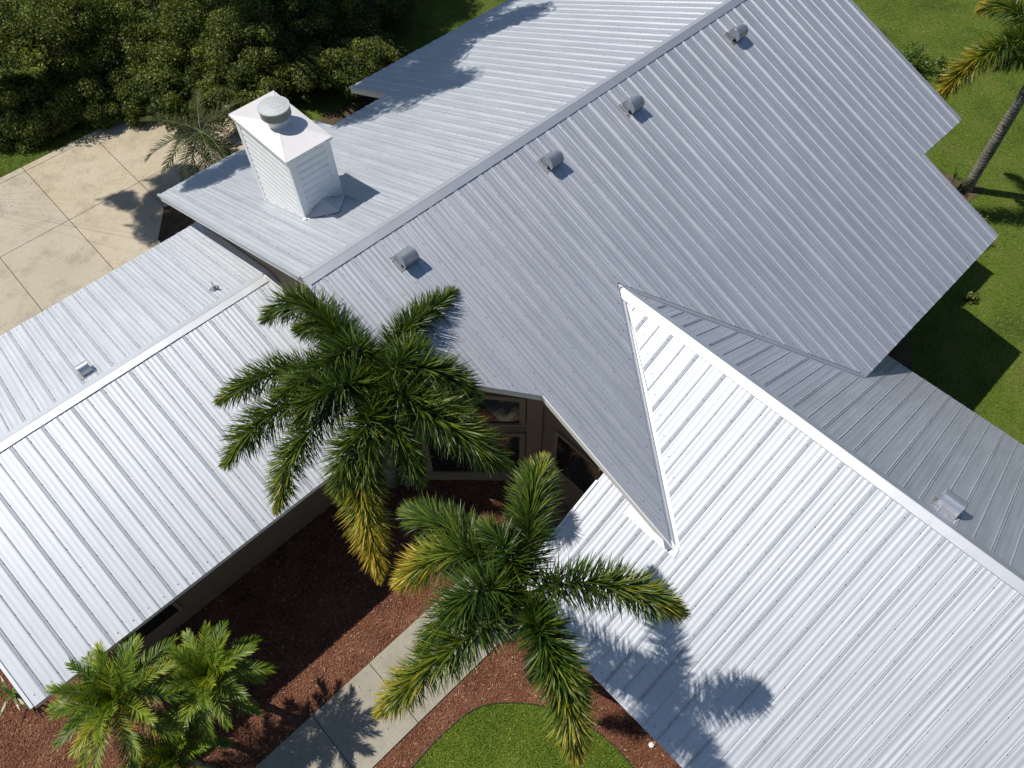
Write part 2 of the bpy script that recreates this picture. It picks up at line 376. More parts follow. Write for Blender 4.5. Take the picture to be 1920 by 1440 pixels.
# ribbed panels: five V crimps per two feet, shallow waves between
def profile():
    W = 2*FT
    def wave(u):  # three shallow waves in each foot
        return 0.0031*(1-math.cos(2*math.pi*3*(u % FT)/FT))/2
    crimps = [0.018, FT, W-0.018]
    pts = [p for p in np.linspace(0, W, 37).tolist() if all(not (-.0215 < p-c < .0110) for c in crimps)]
    P_ = [(p, 0.0 if p in (0.0, W) else wave(p)) for p in pts]
    for c in crimps:      # one long flank, one short steep flank
        P_ += [(max(0.0002, c-0.0195), 0.0), (c-0.0015, 0.0185), (c+0.0012, 0.0185), (c+0.0085, 0.0)]
    P_.sort()
    return np.array([p for p, _ in P_]), np.array([h for _, h in P_])
PU0, PH0 = profile()
def slope(parent, axis, sign, ridge, tan, zr, u0, u1, phase, vtop, vbot, mtl, seed, lift=0.010, extra=()):
    """axis 'x': the ridge runs along x. sign: side of the ridge the slope falls to. vtop / vbot: distance from the ridge as functions of u."""
    rg = np.random.default_rng(seed); L = 2*FT
    PU, PH = (PU0, PH0) if axis == 'x' else (L-PU0[::-1], PH0[::-1])
    nrm = math.hypot(1, tan); n_v, n_z = tan/nrm, 1/nrm
    k0 = math.floor((u0-phase)/L); k = k0; out = []; scr = MB()
    def P(u, v, h):
        vv = v + h*n_v; z = zr - v*tan + h*n_z
        s_ = ridge + sign*vv
        return (u, s_, z) if axis == 'x' else (s_, u, z)
    while phase + k*L < u1-1e-4:
        a = phase+k*L; k += 1
        us = a+PU; rib = rg.uniform(.45, 1.55, 8); fac = np.interp(PU, np.linspace(0, L, 8), rib); hs = np.where(PH > .010, PH, PH*fac)
        mask = (us >= u0-1e-6) & (us <= u1+1e-6)
        brk = [b for b in list(extra)+[u0, u1] if a < b < a+L and u0-1e-6 <= b <= u1+1e-6]
        us_, hs_ = list(us[mask]), list(hs[mask])
        for b in brk:
            for bb in ((b-0.0005, b+0.0005) if b in extra else (b,)):
                us_.append(bb); hs_.append(float(np.interp(bb, us, hs)))
        o = np.argsort(us_); us_ = np.array(us_)[o]; hs_ = np.array(hs_)[o]
        if len(us_) < 2: continue
        dz = lift+rg.uniform(-.0012, .0012)+0.0008*(k % 2); tl_ = rg.uniform(-.0006, .0006)
        V = []; T = []
        for u, h in zip(us_, hs_):
            t_, b_ = vtop(u), vbot(u)
            V.append((u, t_, b_, h+dz))
        vs = []; fs = []
        nseg = 6
        wob = rg.uniform(-1, 1, (nseg+1,))*0.0010
        for (u, t_, b_, h) in V:
            for s_ in range(nseg+1):
                v = t_+(b_-t_)*s_/nseg
                vs.append(P(u, v, h+wob[s_]+tl_*v))
        flip = (sign > 0) == (axis == 'x')
        for i in range(len(V)-1):
            if V[i][2]-V[i][1] < 0.01 and V[i+1][2]-V[i+1][1] < 0.01: continue
            for s_ in range(nseg):
                q = (i*(nseg+1)+s_, (i+1)*(nseg+1)+s_, (i+1)*(nseg+1)+s_+1, i*(nseg+1)+s_+1)
                fs.append(q[::-1] if not flip else q)
        if not fs: continue
        mbp = MB(); mbp.add(vs, fs)
        child(mbp, 'roof_panel', mtl, parent)
        for c, st in ((0.018, 0.0), (FT, 0.2)):
            u = a+c
            if not (u0+0.03 < u < u1-0.03): continue
            t_, b_ = vtop(u), vbot(u); v = t_+0.12+rg.uniform(0, .05)+st*0.3
            while v < b_-0.05:
                if rg.random() > 0.06:
                    q = 0.0058; hh = 0.0182+lift
                    jj = rg.uniform(-.003, .003)
                    c4 = [P(u+jj+dx_, v+dv_, hh+h_) for h_ in (0, 0.008) for dx_, dv_ in ((-q,-q),(q,-q),(q,q),(-q,q))]
                    scr.add(c4, [(4,5,6,7),(0,1,5,4),(1,2,6,5),(2,3,7,6),(3,0,4,7)])
                v += 0.405+rg.uniform(-.02, .02)
        # flat field screws by the eave
        if rg.random() < 0.9:
            for u in (a+FT*0.5, a+FT*1.5):
                if u0+.05 < u < u1-.05:
                    v = vbot(u)-0.14+rg.uniform(-.02, .02)
                    if v < vtop(u)+.1: continue
                    q = 0.0085
                    c4 = [P(u+dx_, v+dv_, lift+h_) for h_ in (0, 0.010) for dx_, dv_ in ((-q,-q),(q,-q),(q,q),(-q,q))]
                    scr.add(c4, [(4,5,6,7),(0,1,5,4),(1,2,6,5),(2,3,7,6),(3,0,4,7)])
    child(scr, 'screws', M['screw'], parent, kind='stuff')
VG = 0.13    # panels stop short of the valley
def vb_main(x):
    if x < XP: 
        t = (x-DG0[0])/(DG1[0]-DG0[0]); return -(DG0[1]+(DG1[1]-DG0[1])*t)
    if x < WX: return max(0.16, -yvl(x)-VG)
    if x < WX+VX: return -yvl(x)-VG
    if x < XJ: return -YE
    return -YS
slope(roof_main, 'x', -1, 0, TM, 0, XW, XJ, 0.0, lambda x: 0.10, vb_main, M['roof_x'], 1, extra=(XP, WX, WX+VX))
slope(roof_main, 'x', -1, 0, TM, -0.04, XJ+.035, XE, 0.0, lambda x: 0.10, lambda x: -YS, M['roof_x'], 2)
vb_n = lambda x: YN1 if x < XN1 else (YN2 if x < XN2 else YN3)
slope(roof_main, 'x', 1, 0, TM, 0, XW, XE, 0.0, lambda x: 0.10, vb_n, M['roof_x'], 3, extra=(XN1, XN2))
PHW = -3.7535-FT
def vt_wW(y):        # distance from the wing ridge where the main roof hides / valley starts
    if y > YV: return 9
    if y > YE-0.0:
        d = (WZ - y*TM)/TW
        # valley line distance from the wing ridge for this y
        return 0.10
    return 0.10
def valley_d(y): return (WZ-y*TM)/TW
def vb_wW(y):
    if y > WY0: return min(WW, valley_d(y)-VG*0.8)
    if y > yvl(XP): return min(WW, 99)
    return WW
# west slope: two areas. Beyond the entry rake the wing roof runs on under the main roof
slope(roof_wing, 'y', -1, WX, TW, WZ, yvl(XP), YV-0.25, PHW, lambda y: 0.10, lambda y: max(0.12, valley_d(y)-VG*0.8), M['roof_y'], 4)
slope(roof_wing, 'y', -1, WX, TW, WZ, yvl(XP), WY0, PHW, lambda y: (WX-XP-0.85*(y-yvl(XP))/(WY0-yvl(XP))) if y > -6.05 else WX-XP+.07, lambda y: WW, M['roof_y'], 5, lift=0.010, extra=(-6.05,))
slope(roof_wing, 'y', -1, WX, TW, WZ, WY1, yvl(XP), PHW, lambda y: 0.10, lambda y: WW, M['roof_y'], 6)
slope(roof_wing, 'y', 1, WX, TW, WZ, -6.1, YV-0.25, PHW, lambda y: 0.10, lambda y: min(WE, max(0.12, valley_d(y)-VG*0.8)), M['roof_y'], 7) if False else None
slope(roof_wing, 'y', 1, WX, TW, WZ, YE, YV-0.25, PHW, lambda y: 0.10, lambda y: max(0.12, valley_d(y)-VG*0.8), M['roof_y'], 7)
slope(roof_wing, 'y', 1, WX, TW, WZ, WY1, YE, PHW, lambda y: 0.10, lambda y: WE, M['roof_y'], 8)
slope(roof_wing, 'y', 1, WX, TW, WZ, YE, -6.1, PHW, lambda y: VX+0.02, lambda y: WE, M['roof_y'], 9)
PHL = -18.8349*FT
slope(roof_left, 'x', -1, LY, TL, LZ, LX0, LX1, PHL, lambda x: 0.10, lambda x: LS, M['roof_x'], 10)
slope(roof_left, 'x', 1, LY, TL, LZ, LX0, LX1, PHL+FT*1.42, lambda x: 0.10, lambda x: LN, M['roof_x'], 11)

# ridge caps: a folded strip riding on the crimps, with small hems
def ridge_cap(parent, axis, ridge, tan, zr, u0, u1, wn=0.155, wp=0.155, seg=3.05):
    u = u0; lift = 0.032
    while u < u1-0.02:
        e = min(u1, u+seg)
        nseg = max(2, int((e-u)/0.25)); vs = []; prof = []
        for d, h in ((-wn, -0.012), (-wn, 0.0), (-wn*0.5, 0.001), (-0.012, 0.002), (0.0, 0.004), (0.012, 0.002), (wp*0.5, 0.001), (wp, 0.0), (wp, -0.012)):
            prof.append((d, zr-abs(d)*tan+lift+h))
        rg = np.random.default_rng(int(abs(u)*100)+3)
        for i in range(nseg+1):
            uu = u+(e-u)*i/nseg; jz = rg.uniform(-.0012, .0012); jd = rg.uniform(-.002, .002)
            for d, z in prof:
                d2 = d+(jd if abs(d) > .1 else 0)
                vs.append((uu, ridge+d2, z+jz) if axis == 'x' else (ridge+d2, uu, z+jz))
        n = len(prof); fs = []
        for i in range(nseg):
            for j in range(n-1):
                q = (i*n+j, (i+1)*n+j, (i+1)*n+j+1, i*n+j+1); fs.append(q if axis == 'x' else q[::-1])
        b = MB(); b.add(vs, fs)
        child(b, 'ridge_cap', M['cap'], parent)
        u = e+0.0; lift = 0.0345 if lift == 0.032 else 0.032
ridge_cap(roof_main, 'x', 0, TM, 0, XW-0.01, XE)
ridge_cap(roof_wing, 'y', WX, TW, WZ, WY1, YV-0.02, 0.15, 0.15)
ridge_cap(roof_left, 'x', LY, TL, LZ, LX0, LX1-0.16)
# valley flashing: strips on both planes and a standing edge on the main roof side
def valley(xa, ya, xb, yb, sgn):
    b = MB(); a = np.array([xa, ya]); c = np.array([xb, yb]); d = (c-a)/np.linalg.norm(c-a); nrm_ = np.array([-d[1], d[0]])*sgn
    # strip on main plane (towards nrm_) and on wing plane (other side)
    def Z(p, which): return (zm(*p) if which == 'm' else zw(*p))
    def strip(w0, w1, which, z):
        p = [a+nrm_*w0, c+nrm_*w0, c+nrm_*w1, a+nrm_*w1]
        b.add([(q[0], q[1], Z(q, which)+z) for q in p], [(0, 1, 2, 3)])
    strip(0.0, 0.19, 'm', 0.0045); strip(0.0, -0.17, 'w', 0.0045)
    child(b, 'valley_flashing', M['cap'], roof_wing)
    b2 = MB(); p0 = np.array([*a, zm(*a)+0.018]); p1 = np.array([*c, zm(*c)+0.018])
    b2.bar(p0, p1, 0.022, 0.028); child(b2, 'valley_crimp', M['cap'], roof_wing)
valley(WX, YV, XP+0.03, yvl(XP+0.03), 1 if False else -1)
valley(WX, YV, WX+VX, YE, 1)
# rake and eave trims
def trim(parent, pts, w_=0.055, h_=0.05, mt='cap', dz=0.012):
    b = MB()
    for p, q in zip(pts[:-1], pts[1:]): b.bar((p[0], p[1], p[2]+dz), (q[0], q[1], q[2]+dz), w_, h_)
    child(b, 'rake_trim', M[mt], parent)
M3 = lambda x, y: (x, y, zm(x, y))
W3 = lambda x, y: (x, y, zw(x, y))
L3 = lambda x, y: (x, y, zl(x, y))
trim(roof_main, [M3(XW-.0, -.1), M3(XW, DG0[1])]); trim(roof_main, [M3(*DG0), M3(*DG1)], 0.03, 0.03, dz=0.0)
trim(roof_main, [M3(*DG1), M3(XP, yvl(XP)+.05)], 0.025, 0.03, 'white_trim', 0.0)
trim(roof_main, [M3(XW, .1), M3(XW, YN1)]); trim(roof_main, [M3(XN2, YN2), M3(XN2, YN3)])
trim(roof_main, [M3(XJ+.012, -YS*-1), M3(XJ+.012, YE)], 0.03, 0.04)
trim(roof_main, [(XE, -.1, -.02-.1*TM), (XE, YS, zm(0, YS)-.02)]); trim(roof_main, [M3(XE, .1), M3(XE, YN3)])
trim(roof_wing, [W3(WX-WW, WY0), W3(XP+.02, WY0)], 0.05, 0.04)
trim(roof_left, [L3(LX0, LY-.1), L3(LX0, LY-LS)]); trim(roof_left, [L3(LX0, LY+.1), L3(LX0, LY+LN)])
# apron flashing where the main rake runs over the wing roof
b = MB()
b.add([(XP-.10, -6.06, zw(XP-.10, 0)+.033), (XP-.10, yvl(XP)-.06, zw(XP-.10, 0)+.033), (XP+.05, yvl(XP)-.02, zw(XP+.05, 0)+.035), (XP+.22, -6.06, zw(XP+.22, 0)+.035)], [(0, 1, 2, 3)])
child(b, 'apron_flashing', M['cap'], roof_wing)
# wall flashing at the left wing against the gable wall
b = MB()
for s_, l_ in ((-1, LS), (1, LN)):
    b.add([L3(LX1-.13, LY), L3(LX1-.005, LY), L3(LX1-.005, LY+s_*l_), L3(LX1-.13, LY+s_*l_)], [(0, 1, 2, 3)])
    for i in range(4): v = list(b.v[-4+i]); v[2] += 0.034; b.v[-4+i] = tuple(v)
child(b, 'wall_flashing', M['cap'], roof_left)

# walls
def wall_under(name, a, b_, zf, thick=0.16, base=G, mt='stucco', label=None, n=14):
    a = np.array(a, float); b2 = np.array(b_, float); d = b2-a; L_ = np.linalg.norm(d); d /= L_; nn = np.array([-d[1], d[0]])*thick
    ts = np.linspace(0, L_, n+1); vs = []
    for t in ts:
        p = a+d*t; q = p+nn
        z = min(zf(*p), zf(*q))-THK-0.02
        vs += [(p[0], p[1], base), (p[0], p[1], z), (q[0], q[1], base), (q[0], q[1], z)]
    fs = []
    for i in range(n):
        k = 4*i; fs += [(k, k+4, k+5, k+1), (k+2, k+3, k+7, k+6), (k+1, k+5, k+7, k+3)]
    fs += [(0, 1, 3, 2), (4*n, 4*n+2, 4*n+3, 4*n+1)]
    m_ = MB(); m_.add(vs, fs); o = part(m_, name, M[mt], label); return o
OV = 0.42
WL = 0.16                                    # west gable wall plane
CW = (0.16, -1.16); CE = (2.30, -3.30)       # the angled entry wall
wall_under('wall', (WL, YN1-.75), CW, zm)
entry_wall = wall_under('wall', CW, CE, zm, label='angled tan entry wall with tall windows')
wall_under('wall', CE, (2.30, -9.0), lambda x, y: min(zm(x, y), zw(x, y)) if y < -5.5 else zm(x, y))
wall_under('wall', (LX0+.45, -0.38), (WL, -0.38), zl)
wall_under('wall', (LX0+.45, LY+LN-.7), (LX0+.45, -0.38), zl)
wall_under('wall', (WL, LY+LN-.7), (LX0+.45, LY+LN-.7), zl)
wall_under('wall', (XN1-.4, YN1-.75), (WL, YN1-.75), zm)
wall_under('wall', (XN1-.4, YN2-.7), (XN1-.4, YN1-.75), zm)
wall_under('wall', (XN2+.4, YN2-.7), (XN1-.4, YN2-.7), zm)
wall_under('wall', (XN2+.4, YN3-.8), (XN2+.4, YN2-.7), zm)
wall_under('wall', (XE-.45, YN3-.8), (XN2+.4, YN3-.8), zm)
wall_under('wall', (XE-.45, YS+.7), (XE-.45, YN3-.8), zm)
wall_under('wall', (XJ-.45, YS+.7), (XE-.45, YS+.7), zm)
wall_under('wall', (XJ-.45, YE+.75), (XJ-.45, YS+.7), zm)
wall_under('wall', (8.4, YE+.75), (XJ-.45, YE+.75), zm)
wall_under('wall', (WX+WE-.6, WY1), (WX+WE-.6, YE+.75), lambda x, y: zw(x, y))
wall_under('wall', (WX-WW+.62, WY0-.35), (WX-WW+.62, WY1), zw)
wall_under('wall', (2.30, WY0-.35), (WX-WW+.62, WY0-.35), lambda x, y: min(zw(x, y), zm(x, y)))
# posts and frieze on the angled wall, windows
dE = (np.array(CE)-np.array(CW)); LE = np.linalg.norm(dE); dE /= LE; nE = np.array([dE[1], -dE[0]])   # outward (-1,-1)
nE = np.array([-1, -1])/math.sqrt(2)
def ew(t, out, z): p = np.array(CW)+dE*t+nE*out; return (p[0], p[1], z)
def tof(p): return float((np.array(p)-np.array(CW))@dE)
def wall_box(m_, t0, t1, z0, z1, o0, o1, zt0=None, zt1=None):
    zt0 = z1 if zt0 is None else zt0; zt1 = z1 if zt1 is None else zt1
    v = [ew(t0, o0, z0), ew(t1, o0, z0), ew(t1, o1, z0), ew(t0, o1, z0), ew(t0, o0, zt0), ew(t1, o0, zt1), ew(t1, o1, zt1), ew(t0, o1, zt0)]
    m_.add(v, [(0,3,2,1),(4,5,6,7),(0,1,5,4),(1,2,6,5),(2,3,7,6),(3,0,4,7)])
def wedge_window(t0, t1, z0, za, zb):
    m_ = MB(); wall_box(m_, t0-.13, t1+.13, z0-.13, 0, 0.002, 0.05, za+.13, zb+.13); f = part(m_, 'window', M['trim_tan'])
    WORLD[f.name] = (0, 0, 0)
    m_ = MB(); wall_box(m_, t0, t1, z0, 0, 0.052, 0.058, za, zb); o = child(m_, 'pane', M['glass'], f)
    m_ = MB(); wall_box(m_, t0-.05, t1+.05, z0-.06, z0, 0.052, 0.10); child(m_, 'sill', M['trim_tan'], f)
tw1 = tof((1.97, -2.98))
wedge_window(0.55, tw1, -3.85, -2.70, -3.03)
wedge_window(0.55, tw1, -6.15, -4.45, -4.45)
m_ = MB(); wall_box(m_, LE-.30, LE+.03, G, zm(*CE)-THK-.05, 0.002, 0.07); part(m_, 'corner_board', M['trim_tan'])
m_ = MB(); wall_box(m_, 0, LE+.05, G, G+.30, 0.002, 0.045); part(m_, 'base_board', M['trim_tan'])
# window, beam and soffit inside the entry porch
m_ = MB(); m_.box((2.24, -5.0, -5.2), (2.298, -3.75, -3.6)); f = part(m_, 'window', M['trim_tan'])
m_ = MB(); m_.box((2.23, -4.9, -5.1), (2.238, -3.85, -3.7)); child(m_, 'pane', M['glass'], f)
m_ = MB(); m_.box((0.6, -5.45, G-.05), (2.3, -3.55, G+.10)); part(m_, 'porch_floor', M['stucco'])
# garage style windows and downlight on the left wing front wall
for x_ in (-5.95,):
    m_ = MB(); m_.box((x_-.55, -0.43, -6.0), (x_+.55, -0.383, -4.4)); f = part(m_, 'window', M['trim_tan'])
    m_ = MB(); m_.box((x_-.47, -0.441, -5.92), (x_+.47, -0.432, -4.48)); child(m_, 'pane', M['glass'], f)

# ------------------------------------------------------------------ chimney
CX, CY, CWD, CDP, CZ = 0.857, 1.854, 1.016, 1.891, 0.706
chim = MB(); ins = 0.085
x0, x1, y0, y1 = CX+ins, CX+CWD-ins, CY+ins, CY+CDP-ins
chim.box((x0+.02, y0+.02, zm(0, y1)-.3), (x1-.02, y1-.02, CZ-.06))
chimney = part(chim, 'chimney', M['white_paint'], 'tall white chimney clad in lap siding with a hipped metal cap')
CB = 0.095
def board(p, q, z, out, h=0.150):
    # lap board: tilted face; p,q plan ends, out plan unit outward
    p = np.array(p); q = np.array(q); out = np.array(out)
    m_ = MB(); a0 = 0.002; a1 = 0.036
    vs = []
    for e in (p, q):
        vs += [(*(e+out*0.0), z), (*(e+out*a1), z), (*(e+out*(a1-.003)), z+h*.62), (*(e+out*a0), z+h)]
    m_.add(vs, [(0, 4, 5, 1), (1, 5, 6, 2), (2, 6, 7, 3), (0, 1, 2, 3), (7, 6, 5, 4)]); return m_
z = CZ-.075-0.150
while z > zm(0, y1)-.2:
    # west face follows the roof slope below
    ya = y0+CB
    if zm(0, ya) > z+0.150: ya = min(y1-CB, -(z+0.150)/TM)
    if y1-CB-ya > 0.05: child(board((x0, y1-CB), (x0, ya), z, (-1, 0)), 'siding_board', M['white_paint'], chimney)
    if z+0.150 > zm(0, y0)-.02: child(board((x0+CB, y0), (x1-CB, y0), z, (0, -1)), 'siding_board', M['white_paint'], chimney)
    z -= 0.150
m_ = MB()
for (xx, yy) in ((x0, y0), (x1, y0), (x0, y1), (x1, y1)):
    sx_, sy_ = (1 if xx == x0 else -1), (1 if yy == y0 else -1)
    zb = zm(0, yy)-.03; zt = CZ-.055
    m_ = MB()
    xa, xb = sorted((xx-sx_*0.038, xx+sx_*CB)); ya_, yb_ = sorted((yy-sy_*0.038, yy+sy_*0.004)); m_.box((xa, ya_, zb), (xb, yb_, zt))
    xa, xb = sorted((xx-sx_*0.040, xx-sx_*0.001)); ya_, yb_ = sorted((yy-sy_*0.040, yy+sy_*CB)); m_.box((xa, ya_, zb), (xb, yb_, zt+.001))
    child(m_, 'corner_board', M['white_paint'], chimney)
m_ = MB()
ax, ay = CX+CWD/2, CY+CDP/2
zc = CZ
def ring(i, z): return [(CX+i, CY+i, z), (CX+CWD-i, CY+i, z), (CX+CWD-i, CY+CDP-i, z), (CX+i, CY+CDP-i, z)]
r0, r1, r2, r3 = ring(0.004, zc-.065), ring(0, zc-.06), ring(0, zc), ring(0.42, zc+.14)
r3 = [(ax-.06, ay-.06-.0, zc+.085), (ax+.06, ay-.06, zc+.085), (ax+.06, ay+.06, zc+.085), (ax-.06, ay+.06, zc+.085)]
vs = r0+r1+r2+r3; fs = [(3, 2, 1, 0)]
for k in range(3):
    for i in range(4): fs.append((4*k+i, 4*k+(i+1) % 4, 4*(k+1)+(i+1) % 4, 4*(k+1)+i))
fs.append((12, 13, 14, 15))
m_.add(vs, fs)
for i in range(4):
    a_, c_ = np.array(r2[i]), np.array(r3[i]); m_.bar(a_+[0, 0, .002], c_+[0, 0, .002], 0.014, 0.007)
ccap = child(m_, 'chimney_cap', M['chim_cap'], chimney)
m_ = MB()
for k in range(4): m_.tube([(CX+.12+k*.26, CY-.001, zc-.03), (CX+.12+k*.26, CY-.008, zc-.03)], .008, 6)
child(m_, 'cap_screws', M['screw'], chimney, kind='stuff')
m_ = MB(); m_.tube([(ax, ay, zc+.05), (ax, ay, zc+.235)], 0.205, 28); child(m_, 'flue_collar', M['chim_cap'], chimney)
m_ = MB(); m_.tube([(ax, ay, zc+.235), (ax, ay, zc+.245), (ax, ay, zc+.40), (ax, ay, zc+.41)], [0.26, 0.283, 0.283, 0.277], 36); child(m_, 'flue_screen', M['mesh'], chimney)
m_ = MB(); m_.tube([(ax, ay, zc+.405), (ax, ay, zc+.428)], [0.296, 0.292], 40)
m_.tube([(ax, ay, zc+.428), (ax, ay, zc+.441)], [0.27, 0.10], 40); child(m_, 'flue_lid', M['flue'], chimney)
# cricket on the uphill side
zc0 = zm(0, y0); pk = (ax, y0-.02, zm(0, y0)+0.20+.02)
tip_y = -(pk[2]-.02)/TM
m_ = MB()
A_, B_, T_ = (CX-.02, y0-.02, zm(0, y0)+.03), (CX+CWD+.02, y0-.02, zm(0, y0)+.03), (ax, max(tip_y, 0.35), zm(0, tip_y)+.035)
T_ = (ax+.02, y0-0.55, zm(0, y0-.55)+.03); pk = (ax, y0-.005, T_[2]+.02)
m_.add([A_, pk, T_, B_], [(0, 2, 1), (1, 2, 3)])
child(m_, 'cricket', M['cap'], chimney)
m_ = MB()
m_.box((x0-.12, y0-.02, 0), (x0-.05, y0, 0)) if False else None
for (pa, pb) in (((x0-.045, y0-.1), (x0-.045, y1+.1)), ((x1+.045, y0-.1), (x1+.045, y1+.1))):
    m_.bar((pa[0], pa[1], zm(*pa)+.02), (pb[0], pb[1], zm(*pb)+.02), 0.05, 0.03)
child(m_, 'base_flashing', M['cap'], chimney)

# ------------------------------------------------------------------ roof vents (gooseneck hoods)
def vent(u, v, axis, sign, ridge, tan, zr, mtl, label, wd=0.29, sc=1.0, seal=True):
    """base centre at u along the ridge, v down the slope. The hood opens down-slope."""
    nrm = math.hypot(1, tan)
    dv = np.array([0, sign/nrm, -tan/nrm]) if axis == 'x' else np.array([sign/nrm, 0, -tan/nrm])      # down slope
    du = np.array([1, 0, 0]) if axis == 'x' else np.array([0, 1, 0])
    nn = np.cross(du, dv); nn = nn*(1 if nn[2] > 0 else -1)
    O = np.array([u, ridge+sign*v, zr-v*tan]) if axis == 'x' else np.array([ridge+sign*v, u, zr-v*tan])
    O = O+nn*0.012
    P = lambda a, b, c: O+du*a+dv*b+nn*c           # across, down, up
    w_ = wd/2*sc
    # side outline (b down slope, c up): rises from the base, rolls over and drops to a lip
    out = [(-.145, 0), (-.150, .10)]
    for k in range(0, 15):
        a = math.pi*(1.0-k/14*1.12); out.append((-.015+.135*math.cos(a), .135+.135*math.sin(a)))
    out = [(b*sc, c*sc) for b, c in out]
    inner_back = (0.02*sc, 0.0); inner_top = (0.025*sc, 0.11*sc)
    m_ = MB(); n = len(out)
    root_name = 'roof_vent'
    vs = []
    for s_ in (-w_, w_):
        for b_, c_ in out: vs.append(P(s_, b_, c_))
    fs = [(i, i+1, n+i+1, n+i) for i in range(n-1)]
    m_.add(vs, fs)
    vs2 = []
    for s_ in (-w_, w_):
        for b_, c_ in out: 
            bb = b_-.006*sc if b_ > 0 else b_+.006*sc
            vs2.append(P(s_*.98, b_*.94, c_*.95))
    m_.add(vs2, [(n+i, n+i+1, i+1, i) for i in range(n-1)])
    hood = part(m_, 'roof_vent', mtl, label, smooth=False)
    # cheeks
    for s_ in (-w_, w_):
        ch_ = MB()
        poly = [P(s_, b_, c_) for b_, c_ in out] + [P(s_, *inner_top), P(s_, *inner_back)]
        k = len(poly); c0 = P(s_, -.03*sc, .10*sc)
        ch_.add([c0]+poly, [((0, i+1, i+2) if s_ < 0 else (0, i+2, i+1)) for i in range(k-1)]+[((0, k, 1) if s_ < 0 else (0, 1, k))])
        child(ch_, 'cheek', mtl, hood)
    # rolled rims on the cheek edges
    rm = MB()
    for s_ in (-w_, w_): rm.tube([P(s_, b_, c_) for b_, c_ in out], .005, 5)
    rm.tube([P(-w_, *out[-1]), P(w_, *out[-1])], .005, 5)
    child(rm, 'rim', mtl, hood)
    th = MB(); q = [P(-w_, *inner_back), P(w_, *inner_back), P(w_, *inner_top), P(-w_, *inner_top)]; th.add(q, [(0, 1, 2, 3)])
    child(th, 'throat', M['dark'], hood)
    fl = MB(); hh = 0.012
    a_, b0, b1 = w_+.055, -.21*sc, .10*sc
    vs = [P(x_, y_, z_) for z_ in (.003, hh) for x_, y_ in ((-a_, b0), (a_, b0), (a_, b1), (-a_, b1))]
    fl.add(vs, [(4,5,6,7),(0,1,5,4),(1,2,6,5),(2,3,7,6),(3,0,4,7),(3,2,1,0)])
    child(fl, 'flange', mtl, hood)
    if seal:
        sb = MB(); rg = np.random.default_rng(int(abs(u)*37)); per = []
        for i in range(26): per.append((-a_, b0+(b1-b0)*i/25))
        for i in range(14): per.append((-a_+2*a_*i/13, b1))
        for i in range(8): per.append((-a_+2*a_*i/13, b0))
        for (x_, y_) in per:
            r = rg.uniform(.006, .014); c = P(x_+rg.uniform(-.012, .012), y_+rg.uniform(-.012, .012), hh)
            vs = [c+du*r, c+dv*r, c-du*r, c-dv*r, c+nn*r*.8]
            sb.add(vs, [(0, 1, 4), (1, 2, 4), (2, 3, 4), (3, 0, 4)])
        child(sb, 'sealant', M['sealant'], hood, kind='stuff')
    return hood
vent(11.02, .70, 'x', -1, 0, TM, 0, M['vent'], 'grey hood vent highest along the main ridge, nearest the far gable end', .30, 1.04)
vent(7.46, .71, 'x', -1, 0, TM, 0, M['vent'], 'grey hood vent second from the far end of the main ridge', .30, 1.04)
vent(5.05, .72, 'x', -1, 0, TM, 0, M['vent'], 'grey hood vent below the middle of the main ridge', .30, 1.04)
vent(1.38, .70, 'x', -1, 0, TM, 0, M['vent'], 'hood vent nearest the palms at the near end of the main ridge', .30, 1.04)
vent(-3.93, .50, 'x', 1, LY, TL, LZ, M['vent_new'], 'small bright hood vent on the left wing roof', 0.25, 0.85)
vent(-9.93, .46, 'y', 1, WX, TW, WZ, M['vent_new'], 'bright hood vent on the shaded side of the front wing', 0.33, 1.05)
# plumbing pipe with a boot
px_, py_ = -0.93, 3.42; pz_ = zl(px_, py_)+.012
m_ = MB(); m_.tube([(px_, py_, pz_-.01), (px_, py_, pz_+.012), (px_, py_, pz_+.05), (px_, py_, pz_+.10)], [.125, .085, .045, .034], 14)
boot = part(m_, 'pipe_boot', M['vent_new'], 'small metal pipe boot near the left wing ridge', smooth=True)
m_ = MB(); m_.tube([(px_, py_, pz_+.02), (px_, py_, pz_+.26)], .026, 12); child(m_, 'pipe', M['vent_new'], boot)
m_ = MB(); rg = np.random.default_rng(5)
for i in range(34):
    a = rg.uniform(0, 6.28); r = rg.uniform(.09, .16); c = np.array([px_+r*math.cos(a), py_+r*.9*math.sin(a), 0]); c[2] = zl(c[0], c[1])+.012; q = rg.uniform(.006, .014)
    m_.add([c+[q, 0, 0], c+[0, q, 0], c-[q, 0, 0], c-[0, q, 0], c+[0, 0, q]], [(0, 1, 4), (1, 2, 4), (2, 3, 4), (3, 0, 4)])
child(m_, 'sealant', M['sealant'], boot, kind='stuff')

# ------------------------------------------------------------------ foliage builders
def unit(v): return v/np.maximum(np.linalg.norm(v, axis=-1, keepdims=True), 1e-9)
def blades(base, direction, side, length, width, tint0, tint1, droop, segs=3, taper=(0.7, 1.0, 0.75, 0.06)):
    """lance shaped leaflets -> (n*segs,4,3) quads + tint"""
    n = len(base); d = unit(direction); s = unit(side)
    L = length[:, None]; W = width[:, None]; out = []; tn = []
    prev = base; pw = W*taper[0]/2
    for k in range(segs):
        t = (k+1)/segs
        p = base+d*L*t; p = p.copy(); p[:, 2] -= droop*(length*t)**2*1.0
        cw = W*taper[k+1]/2
        q = np.stack([prev-s*pw, prev+s*pw, p+s*cw, p-s*cw], 1)
        out.append(q); t0 = tint0+(tint1-tint0)*(k/segs); t1 = tint0+(tint1-tint0)*t
        tn.append(np.stack([t0, t0, t1, t1], 1)); prev = p; pw = cw
    return np.concatenate(out), np.concatenate(tn)
